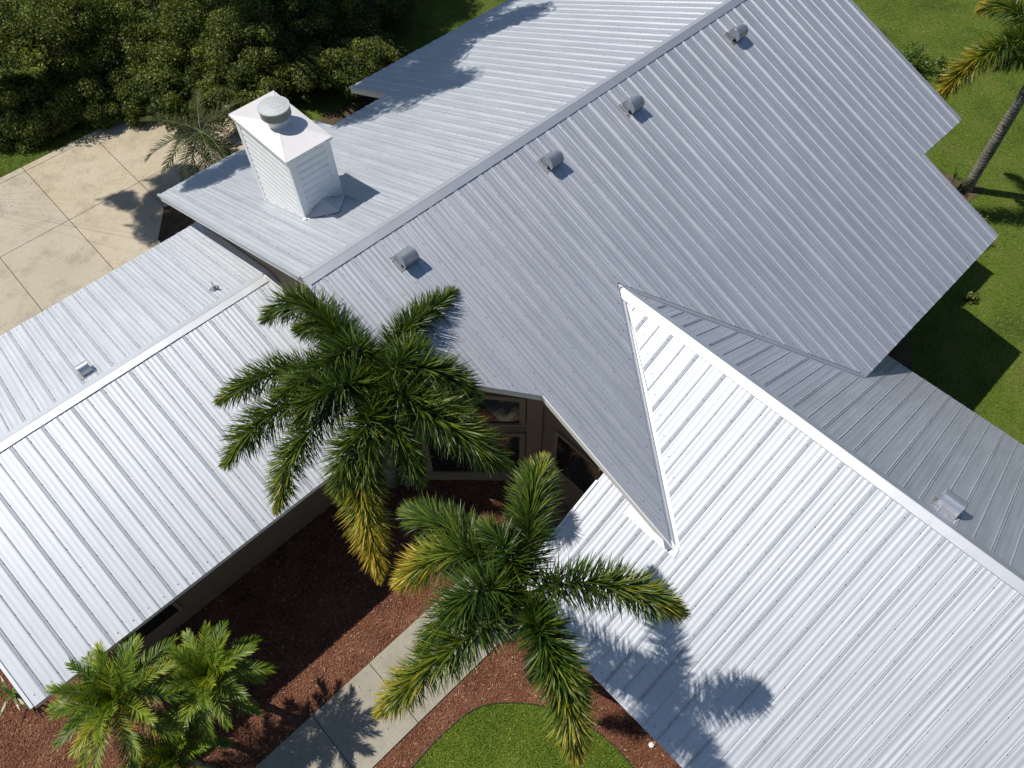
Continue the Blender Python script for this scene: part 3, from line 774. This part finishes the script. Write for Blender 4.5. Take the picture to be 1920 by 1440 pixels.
def curve(pts, n):
    P_ = [np.array(p, float) for p in pts]
    if len(P_) == 2: P_.insert(1, (P_[0]+P_[1])/2)
    # Catmull-Rom through all points
    E_ = [2*P_[0]-P_[1]]+P_+[2*P_[-1]-P_[-2]]; seg = len(P_)-1; out = []
    for t in np.linspace(0, seg-1e-6, n):
        i = int(t); f = t-i; a, b, c, d = E_[i:i+4]
        out.append(0.5*((2*b)+(-a+c)*f+(2*a-5*b+4*c-d)*f*f+(-a+3*b-3*c+d)*f**3))
    return np.array(out)
def foxtail_frond(parent, pts, n_leaf, rg, lmax=0.42, gold=0.0, goldtip=0.5, root_loc=None, label=None):
    n_leaf = int(n_leaf*1.12); lmax = lmax*1.17
    C_ = curve(pts, 80); seg = np.linalg.norm(np.diff(C_, axis=0), axis=1); cum = np.r_[0, np.cumsum(seg)]; cum /= cum[-1]
    s = 0.10+0.90*rg.random(n_leaf)**0.92
    P0 = np.stack([np.interp(s, cum, C_[:, i]) for i in range(3)], 1)
    P1 = np.stack([np.interp(np.minimum(1, s+.02), cum, C_[:, i]) for i in range(3)], 1); Pm = np.stack([np.interp(s-.02, cum, C_[:, i]) for i in range(3)], 1)
    T = unit(P1-Pm); B = unit(np.cross(T, np.array([0, 0, 1.0]))); U = np.cross(B, T)
    phi = rg.uniform(-math.pi, math.pi, n_leaf)
    phi = np.where(rg.random(n_leaf) < .35, rg.normal(0, 1.1, n_leaf), phi)      # more leaflets upward
    ang = np.radians(np.interp(s, [0, .3, .8, 1], [80, 72, 58, 18])+rg.normal(0, 7, n_leaf))
    R_ = B*np.sin(phi)[:, None]+U*np.cos(phi)[:, None]
    d = T*np.cos(ang)[:, None]+R_*np.sin(ang)[:, None]
    L = lmax*np.interp(s, [0, .12, .3, .7, .88, 1], [.45, .8, 1, .92, .68, .32])*rg.uniform(.78, 1.12, n_leaf)
    n_leaf = n_leaf; W = rg.uniform(.014, .025, n_leaf)
    side = np.cross(d, rg.normal(0, 1, (n_leaf, 3)))
    base_t = np.clip(rg.normal(.14, .10, n_leaf)+.12*np.cos(phi)+gold*rg.uniform(.5, 1.1, n_leaf)*np.clip((s-.25)*1.6, 0, 1), 0, 1)
    tip_t = np.clip(base_t+rg.uniform(.05, .35, n_leaf)+goldtip*np.clip(s-.3, 0, 1)*rg.uniform(.1, 1.5, n_leaf), 0, 1)
    Q, tn = blades(P0, d, side, L, W, base_t, tip_t, 0.22)
    fr = quads_obj('frond', Q, M['foxtail'], None, tn); adopt(fr, parent)
    if label: fr['label'] = label
    k = MB(); k.tube(C_[::6], list(np.linspace(.022, .005, len(C_[::6]))), 5); o = k.build('rachis', M['rachis']); o.parent = fr
    return fr
def palm_root(name, x, y, label, cat, group):
    return empty(name, (x, y, G), label, cat, group)
def foxtail(x, y, zc, r, label, group, fronds, seed, lean=(0, 0), n_leaf=900, lmax=.42):
    rg = np.random.default_rng(seed); root = palm_root('foxtail_palm', x, y, label, 'palm tree', group)
    top = np.array([x+lean[0], y+lean[1], zc])
    m_ = MB(); ts = np.linspace(0, 1, 9); bx, by = x, y
    pts = [(x+lean[0]*t*.9, y+lean[1]*t*.9, G+(zc-1.0-G)*t) for t in ts]
    m_.tube(pts, [r*1.15, r*1.0, r, r*1.02, r, r*.95, r*.88, r*.8, r*.7], 16); t_ = m_.build('trunk', M['trunk'], None, True); adopt(t_, root)
    m_ = MB(); m_.tube([pts[-1], (top[0], top[1], zc-.5), (top[0], top[1], zc-.05)], [r*.68, r*.62, r*.28], 14); t_ = m_.build('crownshaft', M['crownshaft'], None, True); adopt(t_, root)
    for f in fronds:
        pts_ = [top+[0, 0, -.12]]+[at(*q[:2], zc+q[2]) for q in f['p']]
        foxtail_frond(root, pts_, f.get('n', n_leaf), rg, f.get('l', lmax), f.get('g', 0), f.get('gt', .45))
    return root, top
ZP = -0.55
C1 = at(702, 712, ZP); C2 = at(985, 1108, 0.0)
F1 = [dict(p=[(640, 628, .30), (560, 566, .22), (496, 598, -.25)], gt=.22),
      dict(p=[(752, 628, .12), (815, 572, -.02), (852, 548, -.10)], gt=.12, l=.36),
      dict(p=[(775, 690, .35), (840, 706, .1), (890, 742, -.35)], gt=.1, l=.42),
      dict(p=[(775, 760, .15), (860, 810, -.25), (948, 872, -1.0)], gt=.25, l=.46),
      dict(p=[(700, 800, .1), (678, 900, -.6), (695, 1010, -1.4), (710, 1080, -1.9)], n=1150, gt=.6, g=.5, l=.42),
      dict(p=[(610, 688, .25), (500, 705, .0), (412, 752, -.5)], gt=.3, l=.38),
      dict(p=[(590, 742, .25), (490, 790, -.05), (424, 868, -.55)], gt=.35, l=.42),
      dict(p=[(600, 790, .1), (545, 862, -.4), (520, 955, -1.2)], gt=.45, g=.1, l=.38),
      dict(p=[(640, 640, .2), (604, 610, .1), (560, 618, -.1)], gt=.2, l=.40),
      dict(p=[(668, 650, .55), (590, 700, .5), (520, 745, .2)], gt=.25, l=.40, n=700),
      dict(p=[(745, 735, .3), (820, 760, .0), (900, 812, -.6)], gt=.3, n=700),
      dict(p=[(690, 790, .25), (650, 850, -.1), (640, 930, -.7)], gt=.3, n=700),
      dict(p=[(735, 790, .1), (765, 850, -.4), (788, 905, -1.0)], gt=.1, n=700, l=.36),
      dict(p=[(650, 720, .5), (600, 740, .45), (560, 790, .1)], gt=.1, n=700, l=.40),
      dict(p=[(740, 690, .5), (770, 655, .5), (795, 640, .3)], gt=.1, n=450, l=.34)]
for f_ in F1: f_['n'] = int(f_.get('n', 900)*1.12); f_['l'] = f_.get('l', .42)*1.10
B1 = at(735, 905, G); B2 = at(1015, 1228, G)
palm1, top1 = foxtail(B1[0], B1[1], ZP, .15, 'foxtail palm beside the angled entry wall, taller crown between the two roofs', 'foxtail palms at the entry', F1, 11, lean=(C1[0]-B1[0], C1[1]-B1[1]))
F2 = [dict(p=[(990, 1010, .35), (1000, 925, .25), (1018, 865, .05)], gt=.4, n=1100, l=.43),
      dict(p=[(1070, 1092, .35), (1180, 1105, .1), (1278, 1148, -.4)], gt=.65, n=1100, l=.40),
      dict(p=[(1030, 1200, .25), (1062, 1310, -.15), (1082, 1420, -.8)], gt=.75, g=.12, n=1200, l=.40),
      dict(p=[(900, 1180, .30), (800, 1255, -.15), (712, 1335, -.9)], gt=.85, g=.15, n=1150, l=.40),
      dict(p=[(905, 1105, .45), (845, 1150, .2), (795, 1218, -.15)], gt=.15, n=850, l=.42),
      dict(p=[(890, 1040, .15), (810, 1050, -.35), (748, 1095, -1.1)], gt=.6, g=.45, n=900, l=.42),
      dict(p=[(900, 1030, .05), (830, 985, -.4), (760, 960, -1.1)], gt=.1, n=900, l=.44),
      dict(p=[(1010, 1180, .4), (1040, 1250, .2), (1090, 1310, -.2)], gt=.25, n=800, l=.38),
      dict(p=[(950, 1040, .5), (935, 1010, .5), (905, 985, .3)], gt=.1, n=450, l=.34)]
palm2, top2 = foxtail(B2[0], B2[1], 0.0, .13, 'foxtail palm in the mulch beside the walkway, nearest the camera', 'foxtail palms at the entry', F2, 12, lean=(C2[0]-B2[0], C2[1]-B2[1]))
# dry spear standing out of the first crown
m_ = MB(); a_, b_ = at(684, 745, ZP+.15), at(657, 612, ZP+.55); m_.tube(curve([a_, (a_+b_)/2+[0, 0, .05], b_], 8), list(np.linspace(.016, .004, 8)), 6)
o = m_.build('spear', M['spear']); adopt(o, palm1)
T3 = np.array([18.84, -5.53, G])
C3 = at(1990, 62, -1.6)
F3 = [dict(p=[(1900, 78, .1), (1820, 120, -.5), (1756, 188, -1.5)], gt=.8, g=.38, n=1500, l=.50),
      dict(p=[(1930, 40, .3), (1880, 8, .3), (1838, 22, -.2)], gt=.6, g=.3, n=1000, l=.46),
      dict(p=[(1945, 100, 0), (1900, 110, -.5), (1868, 128, -1.0)], gt=.3, g=.1, n=800, l=.42),
      dict(p=[(1960, -20, .3), (1950, -90, .3), (1950, -150, -.2)], gt=.4, n=600),
      dict(p=[(2060, 100, .3), (2130, 140, .1), (2190, 220, -.4)], gt=.4, n=600),
      dict(p=[(2050, 20, .3), (2130, -20, .2), (2190, -20, -.3)], gt=.4, n=600),
      dict(p=[(2010, 140, .2), (2030, 230, -.2), (2060, 320, -.9)], gt=.4, n=600)]
foxtail(T3[0], T3[1], -1.6, .155, 'foxtail palm on the back lawn with golden drooping fronds', 'palms on the back lawn', F3, 13, lean=(C3[0]-T3[0], C3[1]-T3[1]))

def feather_palm(root, top, n_fr, length, rg, mt, leaflet=.30, pairs=34, elev=(8, 75), width=.026, droop=.35, gold=.15, only=None, name='frond'):
    for i in range(n_fr):
        az = 2*math.pi*(i*.381966)+rg.normal(0, .1); f = i/(n_fr-1); el = math.radians(elev[1]+(elev[0]-elev[1])*f+rg.normal(0, 4))
        h = np.array([math.cos(az), math.sin(az), 0]); L = length*rg.uniform(.88, 1.08)*(0.75+.25*f)
        t = np.linspace(0, 1, 14); 
        x_ = L*np.cumsum(np.cos(el-t*1.25*(.5+.5*f)))/14; z_ = L*np.cumsum(np.sin(el-t*1.25*(.5+.5*f)))/14
        side_bend = rg.normal(0, .08)
        bh = np.array([-h[1], h[0], 0])
        C_ = top+np.outer(x_, h)+np.outer(z_, [0, 0, 1.0])+np.outer(side_bend*L*t**2, bh)
        C_ = np.vstack([top-[0, 0, .05], C_])
        cum = np.r_[0, np.cumsum(np.linalg.norm(np.diff(C_, axis=0), axis=1))]; cum /= cum[-1]
        s = np.repeat(np.linspace(.14, .995, pairs), 2)+rg.normal(0, .004, pairs*2); s = np.clip(s, .1, 1); sg = np.tile([-1., 1.], pairs)
        P0 = np.stack([np.interp(s, cum, C_[:, k]) for k in range(3)], 1)
        P1 = np.stack([np.interp(np.minimum(1, s+.03), cum, C_[:, k]) for k in range(3)], 1); Pm = np.stack([np.interp(s-.03, cum, C_[:, k]) for k in range(3)], 1)
        T = unit(P1-Pm); B = unit(np.cross(T, np.array([0, 0, 1.0])+0*T)); U = np.cross(B, T)
        ang = np.radians(np.interp(s, [0, .5, 1], [68, 52, 22])+rg.normal(0, 5, len(s)))
        vee = np.radians(rg.normal(28, 9, len(s)))
        d = T*np.cos(ang)[:, None]+(B*(sg*np.cos(vee))[:, None]+U*np.sin(vee)[:, None])*np.sin(ang)[:, None]
        Ll = leaflet*np.interp(s, [0, .2, .5, .85, 1], [.55, .9, 1, .75, .5])*rg.uniform(.85, 1.1, len(s))
        side = unit(np.cross(d, U)+.35*U*sg[:, None]) if False else unit(np.cross(U, d))
        side = unit(side+rg.normal(0, .25, side.shape))
        g_ = gold*(rg.random() < .35)
        b0 = np.clip(rg.normal(.25, .13, len(s))+rg.normal(0, .10)+g_*1.6+.1*(1-f), 0, 1); b1 = np.clip(b0+rg.uniform(0, .25, len(s))+gold*s*rg.uniform(0, 1.5, len(s)), 0, 1)
        Q, tn = blades(P0, d, side, Ll, np.full(len(s), width)*rg.uniform(.8, 1.15, len(s)), b0, b1, droop*2.2, taper=(.6, 1, .7, .05))
        fr = quads_obj(name, Q, mt, None, tn); adopt(fr, root)
        k = MB(); k.tube(C_[::2], list(np.linspace(.013, .004, len(C_[::2]))), 5); o = k.build('rachis', M['rachis']); o.parent = fr
def small_palm(px, py, zc, label, seed, n_fr, length, nm='feather_palm'):
    rg = np.random.default_rng(seed); c = at(px, py, zc); root = palm_root(nm, c[0], c[1], label, 'palm tree', 'small feather palms by the left wing')
    m_ = MB(); m_.tube([(c[0]+.05, c[1], G), (c[0], c[1]+.03, (G+zc)/2), (c[0], c[1], zc-.12)], [.085, .07, .06], 10); t_ = m_.build('trunk', M['trunk'], None, True); adopt(t_, root)
    feather_palm(root, c, n_fr, length, rg, M['feather'], pairs=56, elev=(2, 78), width=.018, leaflet=.27, gold=.10)
small_palm(222, 1312, -3.75, 'bushy yellow-green feather palm at the corner of the left wing', 21, 32, 1.32)
small_palm(393, 1268, -4.1, 'darker feather palm between the left wing and the walkway', 22, 27, 1.12)
small_palm(330, 1420, -4.7, 'low shaded feather palm under the two brighter ones at the frame edge', 23, 18, 1.05)
# date palm by the driveway
rg = np.random.default_rng(31); dc = at(376, 246, -4.2); db = at(452, 330, G)
root = palm_root('date_palm', db[0], db[1], 'dull green date palm with drooping fronds between driveway and chimney', 'palm tree', None)
m_ = MB(); m_.tube([(db[0], db[1], G), (db[0]*.6+dc[0]*.4, db[1]*.6+dc[1]*.4, G+1.4), (dc[0], dc[1], -4.35)], [.19, .16, .14], 12); t_ = m_.build('trunk', M['bark'], None, True); adopt(t_, root)
feather_palm(root, dc, 24, 2.1, rg, M['date'], leaflet=.36, pairs=44, elev=(-48, 30), width=.022, droop=.3, gold=.1)

# ------------------------------------------------------------------ trees
def leaf_cloud(centers, radii, n_per, size, rg, flat=.75):
    n = int(sum(n_per)); c = np.repeat(np.array(centers), n_per, axis=0); r = np.repeat(np.array(radii), n_per)
    d = unit(rg.normal(0, 1, (n, 3))); rr = r*rg.random(n)**.45; p = c+d*rr[:, None]*[1, 1, flat]
    nrm = unit(d*.5+rg.normal(0, .8, (n, 3))+[0, 0, .5]); a = unit(np.cross(nrm, rg.normal(0, 1, (n, 3)))); b = np.cross(nrm, a)
    L = size*rg.uniform(.7, 1.3, n)[:, None]; W = L*.48
    Q = np.stack([p-a*L*.5, p+b*W*.5+a*L*.05, p+a*L*.5, p-b*W*.5+a*L*.05], 1)
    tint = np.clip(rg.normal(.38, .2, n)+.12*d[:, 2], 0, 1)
    return Q, np.repeat(tint[:, None], 4, 1)
def tree(name, base, centers, label, cat, group, rg, leafn=26000, size=.085, clump_r=.42, nclump=70, mt='oak', twigs=True, flat=.8, limb=1.0):
    """centers: list of (centre xyz, radius) lobes of the crown"""
    root = palm_root(name, base[0], base[1], label, cat, group); cl = []; rad = []
    tot = sum(r**2 for _, r in centers)
    for c, r in centers:
        k = max(4, int(nclump*r**2/tot))
        d = unit(rg.normal(0, 1, (k, 3))); d[:, 2] = np.where(d[:, 2] < -.35, -d[:, 2], d[:, 2])
        p = np.array(c)+d*(r*rg.uniform(.45, 1.0, k))[:, None]*[1, 1, flat]
        cl += list(p); rad += list(clump_r*rg.uniform(.55, 1.35, k))
    w_ = np.array(rad)**2; n_per = (leafn*w_/w_.sum()).astype(int)
    Q, tn = leaf_cloud(cl, rad, n_per, size, rg)
    hue = np.repeat(rg.normal(rg.normal(0, .08), .15, len(cl)), n_per); tn = np.clip(tn+hue[:, None], 0, 1)
    cr = quads_obj('crown', Q, M[mt], None, tn); adopt(cr, root)
    m_ = MB(); hub = np.array([base[0], base[1], G+(np.mean([c[2] for c, _ in centers])-G)*.35])
    r0 = .05*math.sqrt(tot)+.05
    m_.tube([(base[0], base[1], G), hub], [r0*1.3, r0], 9); t_ = m_.build('trunk', M['bark'], None, True); adopt(t_, root)
    lm = MB()
    for c, r in centers:
        c = np.array(c); mid = (hub+c)/2+rg.normal(0, .15, 3); lm.tube([hub, mid, c], [r0*.7*limb, r0*.5*limb, r0*.25*limb], 6)
        for p in cl:
            if np.linalg.norm(p-c) < r*1.05 and rg.random() < .6:
                q = (c+p)/2+rg.normal(0, .12, 3); k_ = min(1.0, max(limb, .3)); lm.tube([mid*.3+c*.7, q, p], [.032*k_, .02*k_, .006*k_], 4, caps=False)
    l_ = lm.build('limbs', M['bark'], None, True); adopt(l_, root)
    return root
rg = np.random.default_rng(41)
TG = 'scrubby trees beyond the driveway'
specs = [((60, 60, 19.0), 2.0, 'dark green scrub oak in the upper left corner'),
         ((45, 215, 17.9), 1.15, 'low scrub oak overhanging the grass verge at the left edge'),
         ((150, 190, 17.6), 1.15, 'rounded scrub oak just behind the far edge of the driveway'),
         ((225, 90, 18.2), 1.8, 'scrub oak behind the left part of the driveway'),
         ((355, 85, 16.6), 1.75, 'lighter olive-green oak in the middle of the tree mass'),
         ((270, 180, 16.6), 1.0, 'low oak boughs over the sunlit slab edge'),
         ((350, 185, 14.9), 1.1, 'low oak just above the date palm'),
         ((470, 90, 14.4), 1.6, 'dark oak behind the chimney'),
         ((440, 180, 13.0), 1.0, 'dark oak between the date palm and the chimney cap'),
         ((560, 60, 14.6), 1.6, 'twiggy dark oak at the right of the tree mass'),
         ((575, 160, 12.6), 1.1, 'small dark bushy tree beside the chimney and eave'),
         ((655, 130, 12.4), .8, 'lowest dark bush, nearest the stepped eave corner'),
         ((250, -90, 20.0), 2.5, 'tall oak cut by the top of the frame above the driveway'),
         ((470, -60, 17.0), 2.2, 'tall oak cut by the top of the frame above the chimney'),
         ((-110, 60, 20.0), 2.2, 'oak cut by the left edge of the frame'),
         ((655, 10, 17.0), 1.7, 'deep-green bush at the edge of the far lawn'),
         ((705, 75, 14.0), 1.45, 'shaded bush between the tree mass and the far lawn'),
         ((752, 0, 16.0), 1.45, 'last dark bush along the top edge before the sunlit grass'),
         ((690, 130, 11.2), 1.0, 'dark bush touching the stepped roof corner'),
         ((205, 222, 16.4), .75, 'leafy boughs spilling over the far slab joint'),
         ((285, 205, 15.9), .8, 'leafy boughs between the slab edge and the date palm'),
         ((110, 250, 17.0), .7, 'lowest leafy boughs over the driveway corner')]
for (px, py, Y), r, lab in specs:
    c = at_y(px, py, Y); c[2] = max(c[2], G+.55*r); lobes = [(c, r)]
    for k in range(6):
        a = rg.uniform(0, 6.28); q = c+np.array([math.cos(a), math.sin(a)*.8, rg.uniform(-.55, .25)])*r*.8; lobes.append((q, r*rg.uniform(.42, .62)))
    tree('oak_tree', (c[0]+.2, c[1]+.35), lobes, lab, 'tree', TG, rg, leafn=int(20000*r), size=.090, clump_r=.31*math.sqrt(r), nclump=int(rg.uniform(55, 85)*r))
# tall trees whose shade falls on the roof and the driveway (crowns stand above the frame)
sh = lambda x, y, z, h: np.array([x, y, z])+np.array([-.3232, .5729, 1.0])*h
c = np.array([3.6, 10.9, 6.0])
tree('tall_oak', (6.2, 19.8), [(c, 1.5), (c+[-1.5, .3, -.3], .9), (c+[1.4, .2, .1], 1.0), (c+[.2, -1.1, .2], .8), (c+[.9, 2.2, .3], 1.4), (sh(4.7, 5.35, -2.1, 9), .6), (sh(5.6, 4.9, -1.9, 9), .7), (sh(6.4, 4.2, -1.6, 9), .55)], 'tall oak behind the house whose shade dapples the main roof', 'tree', None, rg, 42000, .14, .50, 170, limb=.5)
c = np.array([6.6, 13.0, 6.3])
tree('tall_oak', (10.5, 19.5), [(c, 1.5), (c+[1.5, .6, 0], 1.3), (c+[2.8, .3, .3], 1.0), (c+[.3, 2.0, 0], 1.7)], 'tall oak behind the house shading the far edge of the main roof', 'tree', None, rg, 42000, .14, .50, 170, limb=.5)
c = np.array([7.4, 20.6, 5.2])
tree('tall_oak', (8.0, 21.5), [(c, 2.2), (c+[-2.4, -.6, -.4], 1.6), (c+[2.4, .4, .1], 1.5), (c+[.2, -2.3, .2], 1.5), (sh(10.4, 5.8, -2.4, 9), .7), (sh(9.5, 6.2, -2.5, 9), .9)], 'tall oak at the far lawn edge whose shade darkens the grass', 'tree', None, rg, 30000, .2, .7, 120)
lob = [(sh(.75, 6.6, -2.7, 8), .55), (sh(1.35, 6.4, -2.7, 8), .6), (sh(1.95, 6.2, -2.6, 8), .6), (sh(2.6, 6.1, -2.6, 8), .6), (sh(.35, 11.6, G, 11), .75), (sh(-.3, 12.5, G, 11), .5), (sh(-.1, 10.6, G, 11), .6), (sh(.5, 10.4, G, 11), .5), (sh(1.5, 12.2, G, 11), .8)]
tree('tall_oak', (-5.5, 18.6), lob, 'tall oak at the left whose boughs shade the driveway slabs', 'tree', None, rg, 36000, .11, .30, 150, limb=.04)

# shrubs
def shrub(name, px, py, z, r, label, seed, mt='shrub', n=2600, size=.07, flat=.7):
    rg = np.random.default_rng(seed); c = at(px, py, z); root = palm_root(name, c[0], c[1], label, 'shrub', None)
    k = 26; d = unit(rg.normal(0, 1, (k, 3))); p = c+d*[r, r, r*flat]*rg.uniform(.3, 1, (k, 1)); n_per = np.full(k, n//k)
    Q, tn = leaf_cloud(p, np.full(k, r*.33), n_per, size, rg); cr = quads_obj('leaves', Q, M[mt], None, tn+.15); adopt(cr, root)
    m_ = MB()
    for q in p: m_.tube([(c[0], c[1], G), (c+q)/2, q], [.012, .008, .004], 4, caps=False)
    o = m_.build('stems', M['bark']); adopt(o, root); return root
shrub('leafy_shrub', 1722, 108, G+.42, .62, 'bright green leafy shrub on the lawn by the far gable end', 51)
shrub('leafy_shrub', 1768, 128, G+.40, .50, 'smaller shrub beside the bright green one, under the palm frond', 52, n=1500)
shrub('twiggy_shrub', 758, 888, G+.9, .38, 'thin yellow-green twiggy shrub in the shaded courtyard', 53, n=1200, size=.06)
shrub('leafy_shrub', 1822, 556, G+.15, .20, 'small leafy plant at the edge of the eave shadow', 54, mt='oak', n=350, size=.08)
shrub('leafy_shrub', 1820, 425, G+.45, .50, 'dark shrub tucked beside the back corner of the house', 55, mt='oak', n=1800)
def spiky(px, py, z, n, L, label, seed):
    rg = np.random.default_rng(seed); c = at(px, py, z); root = palm_root('strap_leaf_plant', c[0], c[1], label, 'plant', None)
    az = rg.uniform(0, 6.28, n); el = rg.uniform(.15, 1.2, n); d = np.stack([np.cos(az)*np.cos(el), np.sin(az)*np.cos(el), np.sin(el)], 1)
    side = np.cross(d, [0, 0, 1.0]); B = np.tile(c, (n, 1))+rg.normal(0, .03, (n, 3)); B[:, 2] = c[2]
    for i in range(n):
        t0 = np.array([rg.uniform(0, .5)]); Q, tn = blades(B[i:i+1], d[i:i+1], side[i:i+1], np.array([L*rg.uniform(.7, 1.1)]), np.array([.055]), t0, t0+.2, .5)
        o = quads_obj('leaf', Q, M['shrub'], None, tn); adopt(o, root)
    m_ = MB(); m_.tube([(c[0], c[1], G), tuple(c)], [.03, .02], 6); o = m_.build('stem', M['bark']); adopt(o, root)
spiky(1790, 332, G+.45, 13, .55, 'strap-leaved plant at the foot of the back lawn palm', 61)
spiky(22, 1300, G+.35, 12, .6, 'dry strap-leaved plant in the mulch at the left wing corner', 62)

# added belt of trees outside the view, darkens reflections in the front wing roof
rg = np.random.default_rng(91); a = np.concatenate([rg.uniform(-1.9, 2.2, 420)]); rr = rg.uniform(40, 58, 420)
p = np.stack([5+rr*np.cos(a), rr*np.sin(a), G+rg.uniform(2, 9, 420)], 1)
Q, tn = leaf_cloud(p, rg.uniform(2, 3.4, 420), np.full(420, 90), 1.1, rg); o = quads_obj('unseen_tree_belt', Q, M['oak'], None, tn); o['kind'] = 'stuff'; o['label'] = 'unseen belt of trees added to darken the roof reflections'

# drain cap in the mulch
c = at(1221, 1397, G+.03)
root = empty('drain_cap', (c[0], c[1], G), 'round white drain cap in the red mulch below the front wing eave', 'drain cap')
m_ = MB(); m_.tube([(c[0], c[1], G-.05), (c[0], c[1], G+.055), (c[0], c[1], G+.065)], [.052, .052, .046], 18); o = m_.build('cap', M['pvc']); adopt(o, root)
m_ = MB(); m_.box((c[0]-.016, c[1]-.016, G+.064), (c[0]+.016, c[1]+.016, G+.082)); o = m_.build('square_nut', M['pvc']); adopt(o, root)

# ------------------------------------------------------------------ ground cover
from mathutils.geometry import intersect_point_line
def inside(poly, x, y):
    r = np.zeros(len(x), bool); n = len(poly); j = n-1
    for i in range(n):
        xi, yi = poly[i]; xj, yj = poly[j]
        c = ((yi > y) != (yj > y)) & (x < (xj-xi)*(y-yi)/(yj-yi+1e-12)+xi); r ^= c; j = i
    return r
def grass(name, poly, n, zb, seed, excl=()):
    rg = np.random.default_rng(seed); xs_ = [p[0] for p in poly]; ys_ = [p[1] for p in poly]
    x = rg.uniform(min(xs_), max(xs_), n); y = rg.uniform(min(ys_), max(ys_), n); k = inside(poly, x, y)
    for e in excl: k &= ~inside(e, x, y)
    x, y = x[k]+rg.normal(0, .02, k.sum()), y[k]+rg.normal(0, .02, k.sum()); n = len(x); az = rg.uniform(0, 6.28, n); el = rg.uniform(.35, 1.3, n)
    d = np.stack([np.cos(az)*np.cos(el), np.sin(az)*np.cos(el), np.sin(el)], 1); B = np.stack([x, y, np.full(n, zb)], 1)
    side = np.stack([-np.sin(az), np.cos(az), np.zeros(n)], 1)
    pat = .5+.5*np.sin(x*1.7+np.sin(y*1.3)*2)*np.sin(y*2.1+np.sin(x*.9)*2)
    t = np.clip(rg.normal(.42, .20, n)+.45*(pat-.5)+(rg.random(n) < .05)*.5, 0, 1)
    Q, tn = blades(B, d, side, rg.uniform(.03, .085, n), rg.uniform(.007, .015, n), t*.7, t, 2.0, segs=2, taper=(.8, 1, .15))
    o = quads_obj(name, Q, M['grass'], None, tn); o['kind'] = 'stuff'; o['label'] = 'short green lawn grass'; return o
beds = [[(11.5, -7.9), (15.0, -5.7), (19.3, -5.9), (19.0, -4.6), (15.8, -3.2), (15.8, 0), (11.5, 0)]]
lawn_poly = [tuple(at(*q, G)[:2]) for q in ((1560, -40), (1960, -40), (1960, 900), (1500, 700), (1600, 250))]
grass('lawn_grass', lawn_poly, 200000, G, 71, beds)
grass('patch_grass', patch, 62000, G+.018, 72)
far = [tuple(at(*q, G)[:2]) for q in ((620, -30), (1000, -30), (940, 60), (640, 240))]
grass('back_lawn_grass', far, 45000, G, 73)
verge = [(-5, 16.1), (4, 16.1), (4, 19), (-5, 19)]
grass('verge_grass', verge, 30000, G, 74)
def chips(name, poly, n, zb, seed, excl=()):
    rg = np.random.default_rng(seed); xs_ = [p[0] for p in poly]; ys_ = [p[1] for p in poly]
    x = rg.uniform(min(xs_), max(xs_), n); y = rg.uniform(min(ys_), max(ys_), n); k = inside(poly, x, y)
    for e in excl: k &= ~inside(e, x, y)
    x, y = x[k], y[k]; n = len(x); az = rg.uniform(0, 6.28, n); el = rg.normal(.0, .35, n)
    a = np.stack([np.cos(az)*np.cos(el), np.sin(az)*np.cos(el), np.sin(el)], 1); b = unit(np.cross(a, rg.normal(0, .35, (n, 3))+[0, 0, 1]))
    p = np.stack([x, y, zb+rg.uniform(.004, .035, n)], 1); L = (rg.uniform(.02, .06, n))[:, None]; W = (rg.uniform(.006, .018, n))[:, None]
    Q = np.stack([p-a*L/2-b*W/2, p-a*L/2+b*W/2, p+a*L/2+b*W/3, p+a*L/2-b*W/3], 1)
    t = np.clip(rg.normal(.5, .22, n)+(rg.random(n) < .035)*.6, 0, 1)
    o = quads_obj(name, Q, M['chip'], None, np.repeat(t[:, None], 4, 1)); o['kind'] = 'stuff'; o['label'] = 'shredded red-brown wood mulch'; return o
walk_ex = [(-10.2, -5.46), (1.6, -5.46), (1.6, -3.82), (-10.2, -3.82)]
chips('mulch_chips', [(-10.5, -10.2), (2.4, -10.2), (2.4, -2), (0.6, 0), (-7, .2), (-7, 3.5), (-10.5, 3.5)], 200000, G+.012, 81, [walk_ex, patch])
def litter(name, poly, n, zb, seed):
    rg = np.random.default_rng(seed); xs_ = [p[0] for p in poly]; ys_ = [p[1] for p in poly]
    x = rg.uniform(min(xs_), max(xs_), n); y = rg.uniform(min(ys_), max(ys_), n); k = inside(poly, x, y); x, y = x[k], y[k]; n = len(x)
    a = unit(np.stack([rg.normal(0, 1, n), rg.normal(0, 1, n), rg.normal(0, .15, n)], 1)); b = unit(np.cross(a, [0, 0, 1.0])+[0, 0, .1])
    p = np.stack([x, y, np.full(n, zb+.008)], 1); L = rg.uniform(.02, .05, n)[:, None]; W = L*.45
    Q = np.stack([p-a*L/2, p+b*W/2, p+a*L/2, p-b*W/2], 1); t = rg.uniform(.1, .9, n)
    o = quads_obj(name, Q, M['chip'], None, np.repeat(t[:, None], 4, 1)); o['kind'] = 'stuff'; o['label'] = 'scattered dry leaf litter'
litter('leaf_litter', [(-5, 14.2), (5, 10.5), (5, 16), (-5, 16)], 900, G+.03, 95)
litter('leaf_litter', [(-10, -5.4), (1.5, -5.4), (1.5, -3.9), (-10, -3.9)], 160, G+.045, 96)
print('objects', len(bpy.data.objects), 'tris ~', sum(len(o.data.polygons)*2 for o in bpy.data.objects if o.type == 'MESH'))
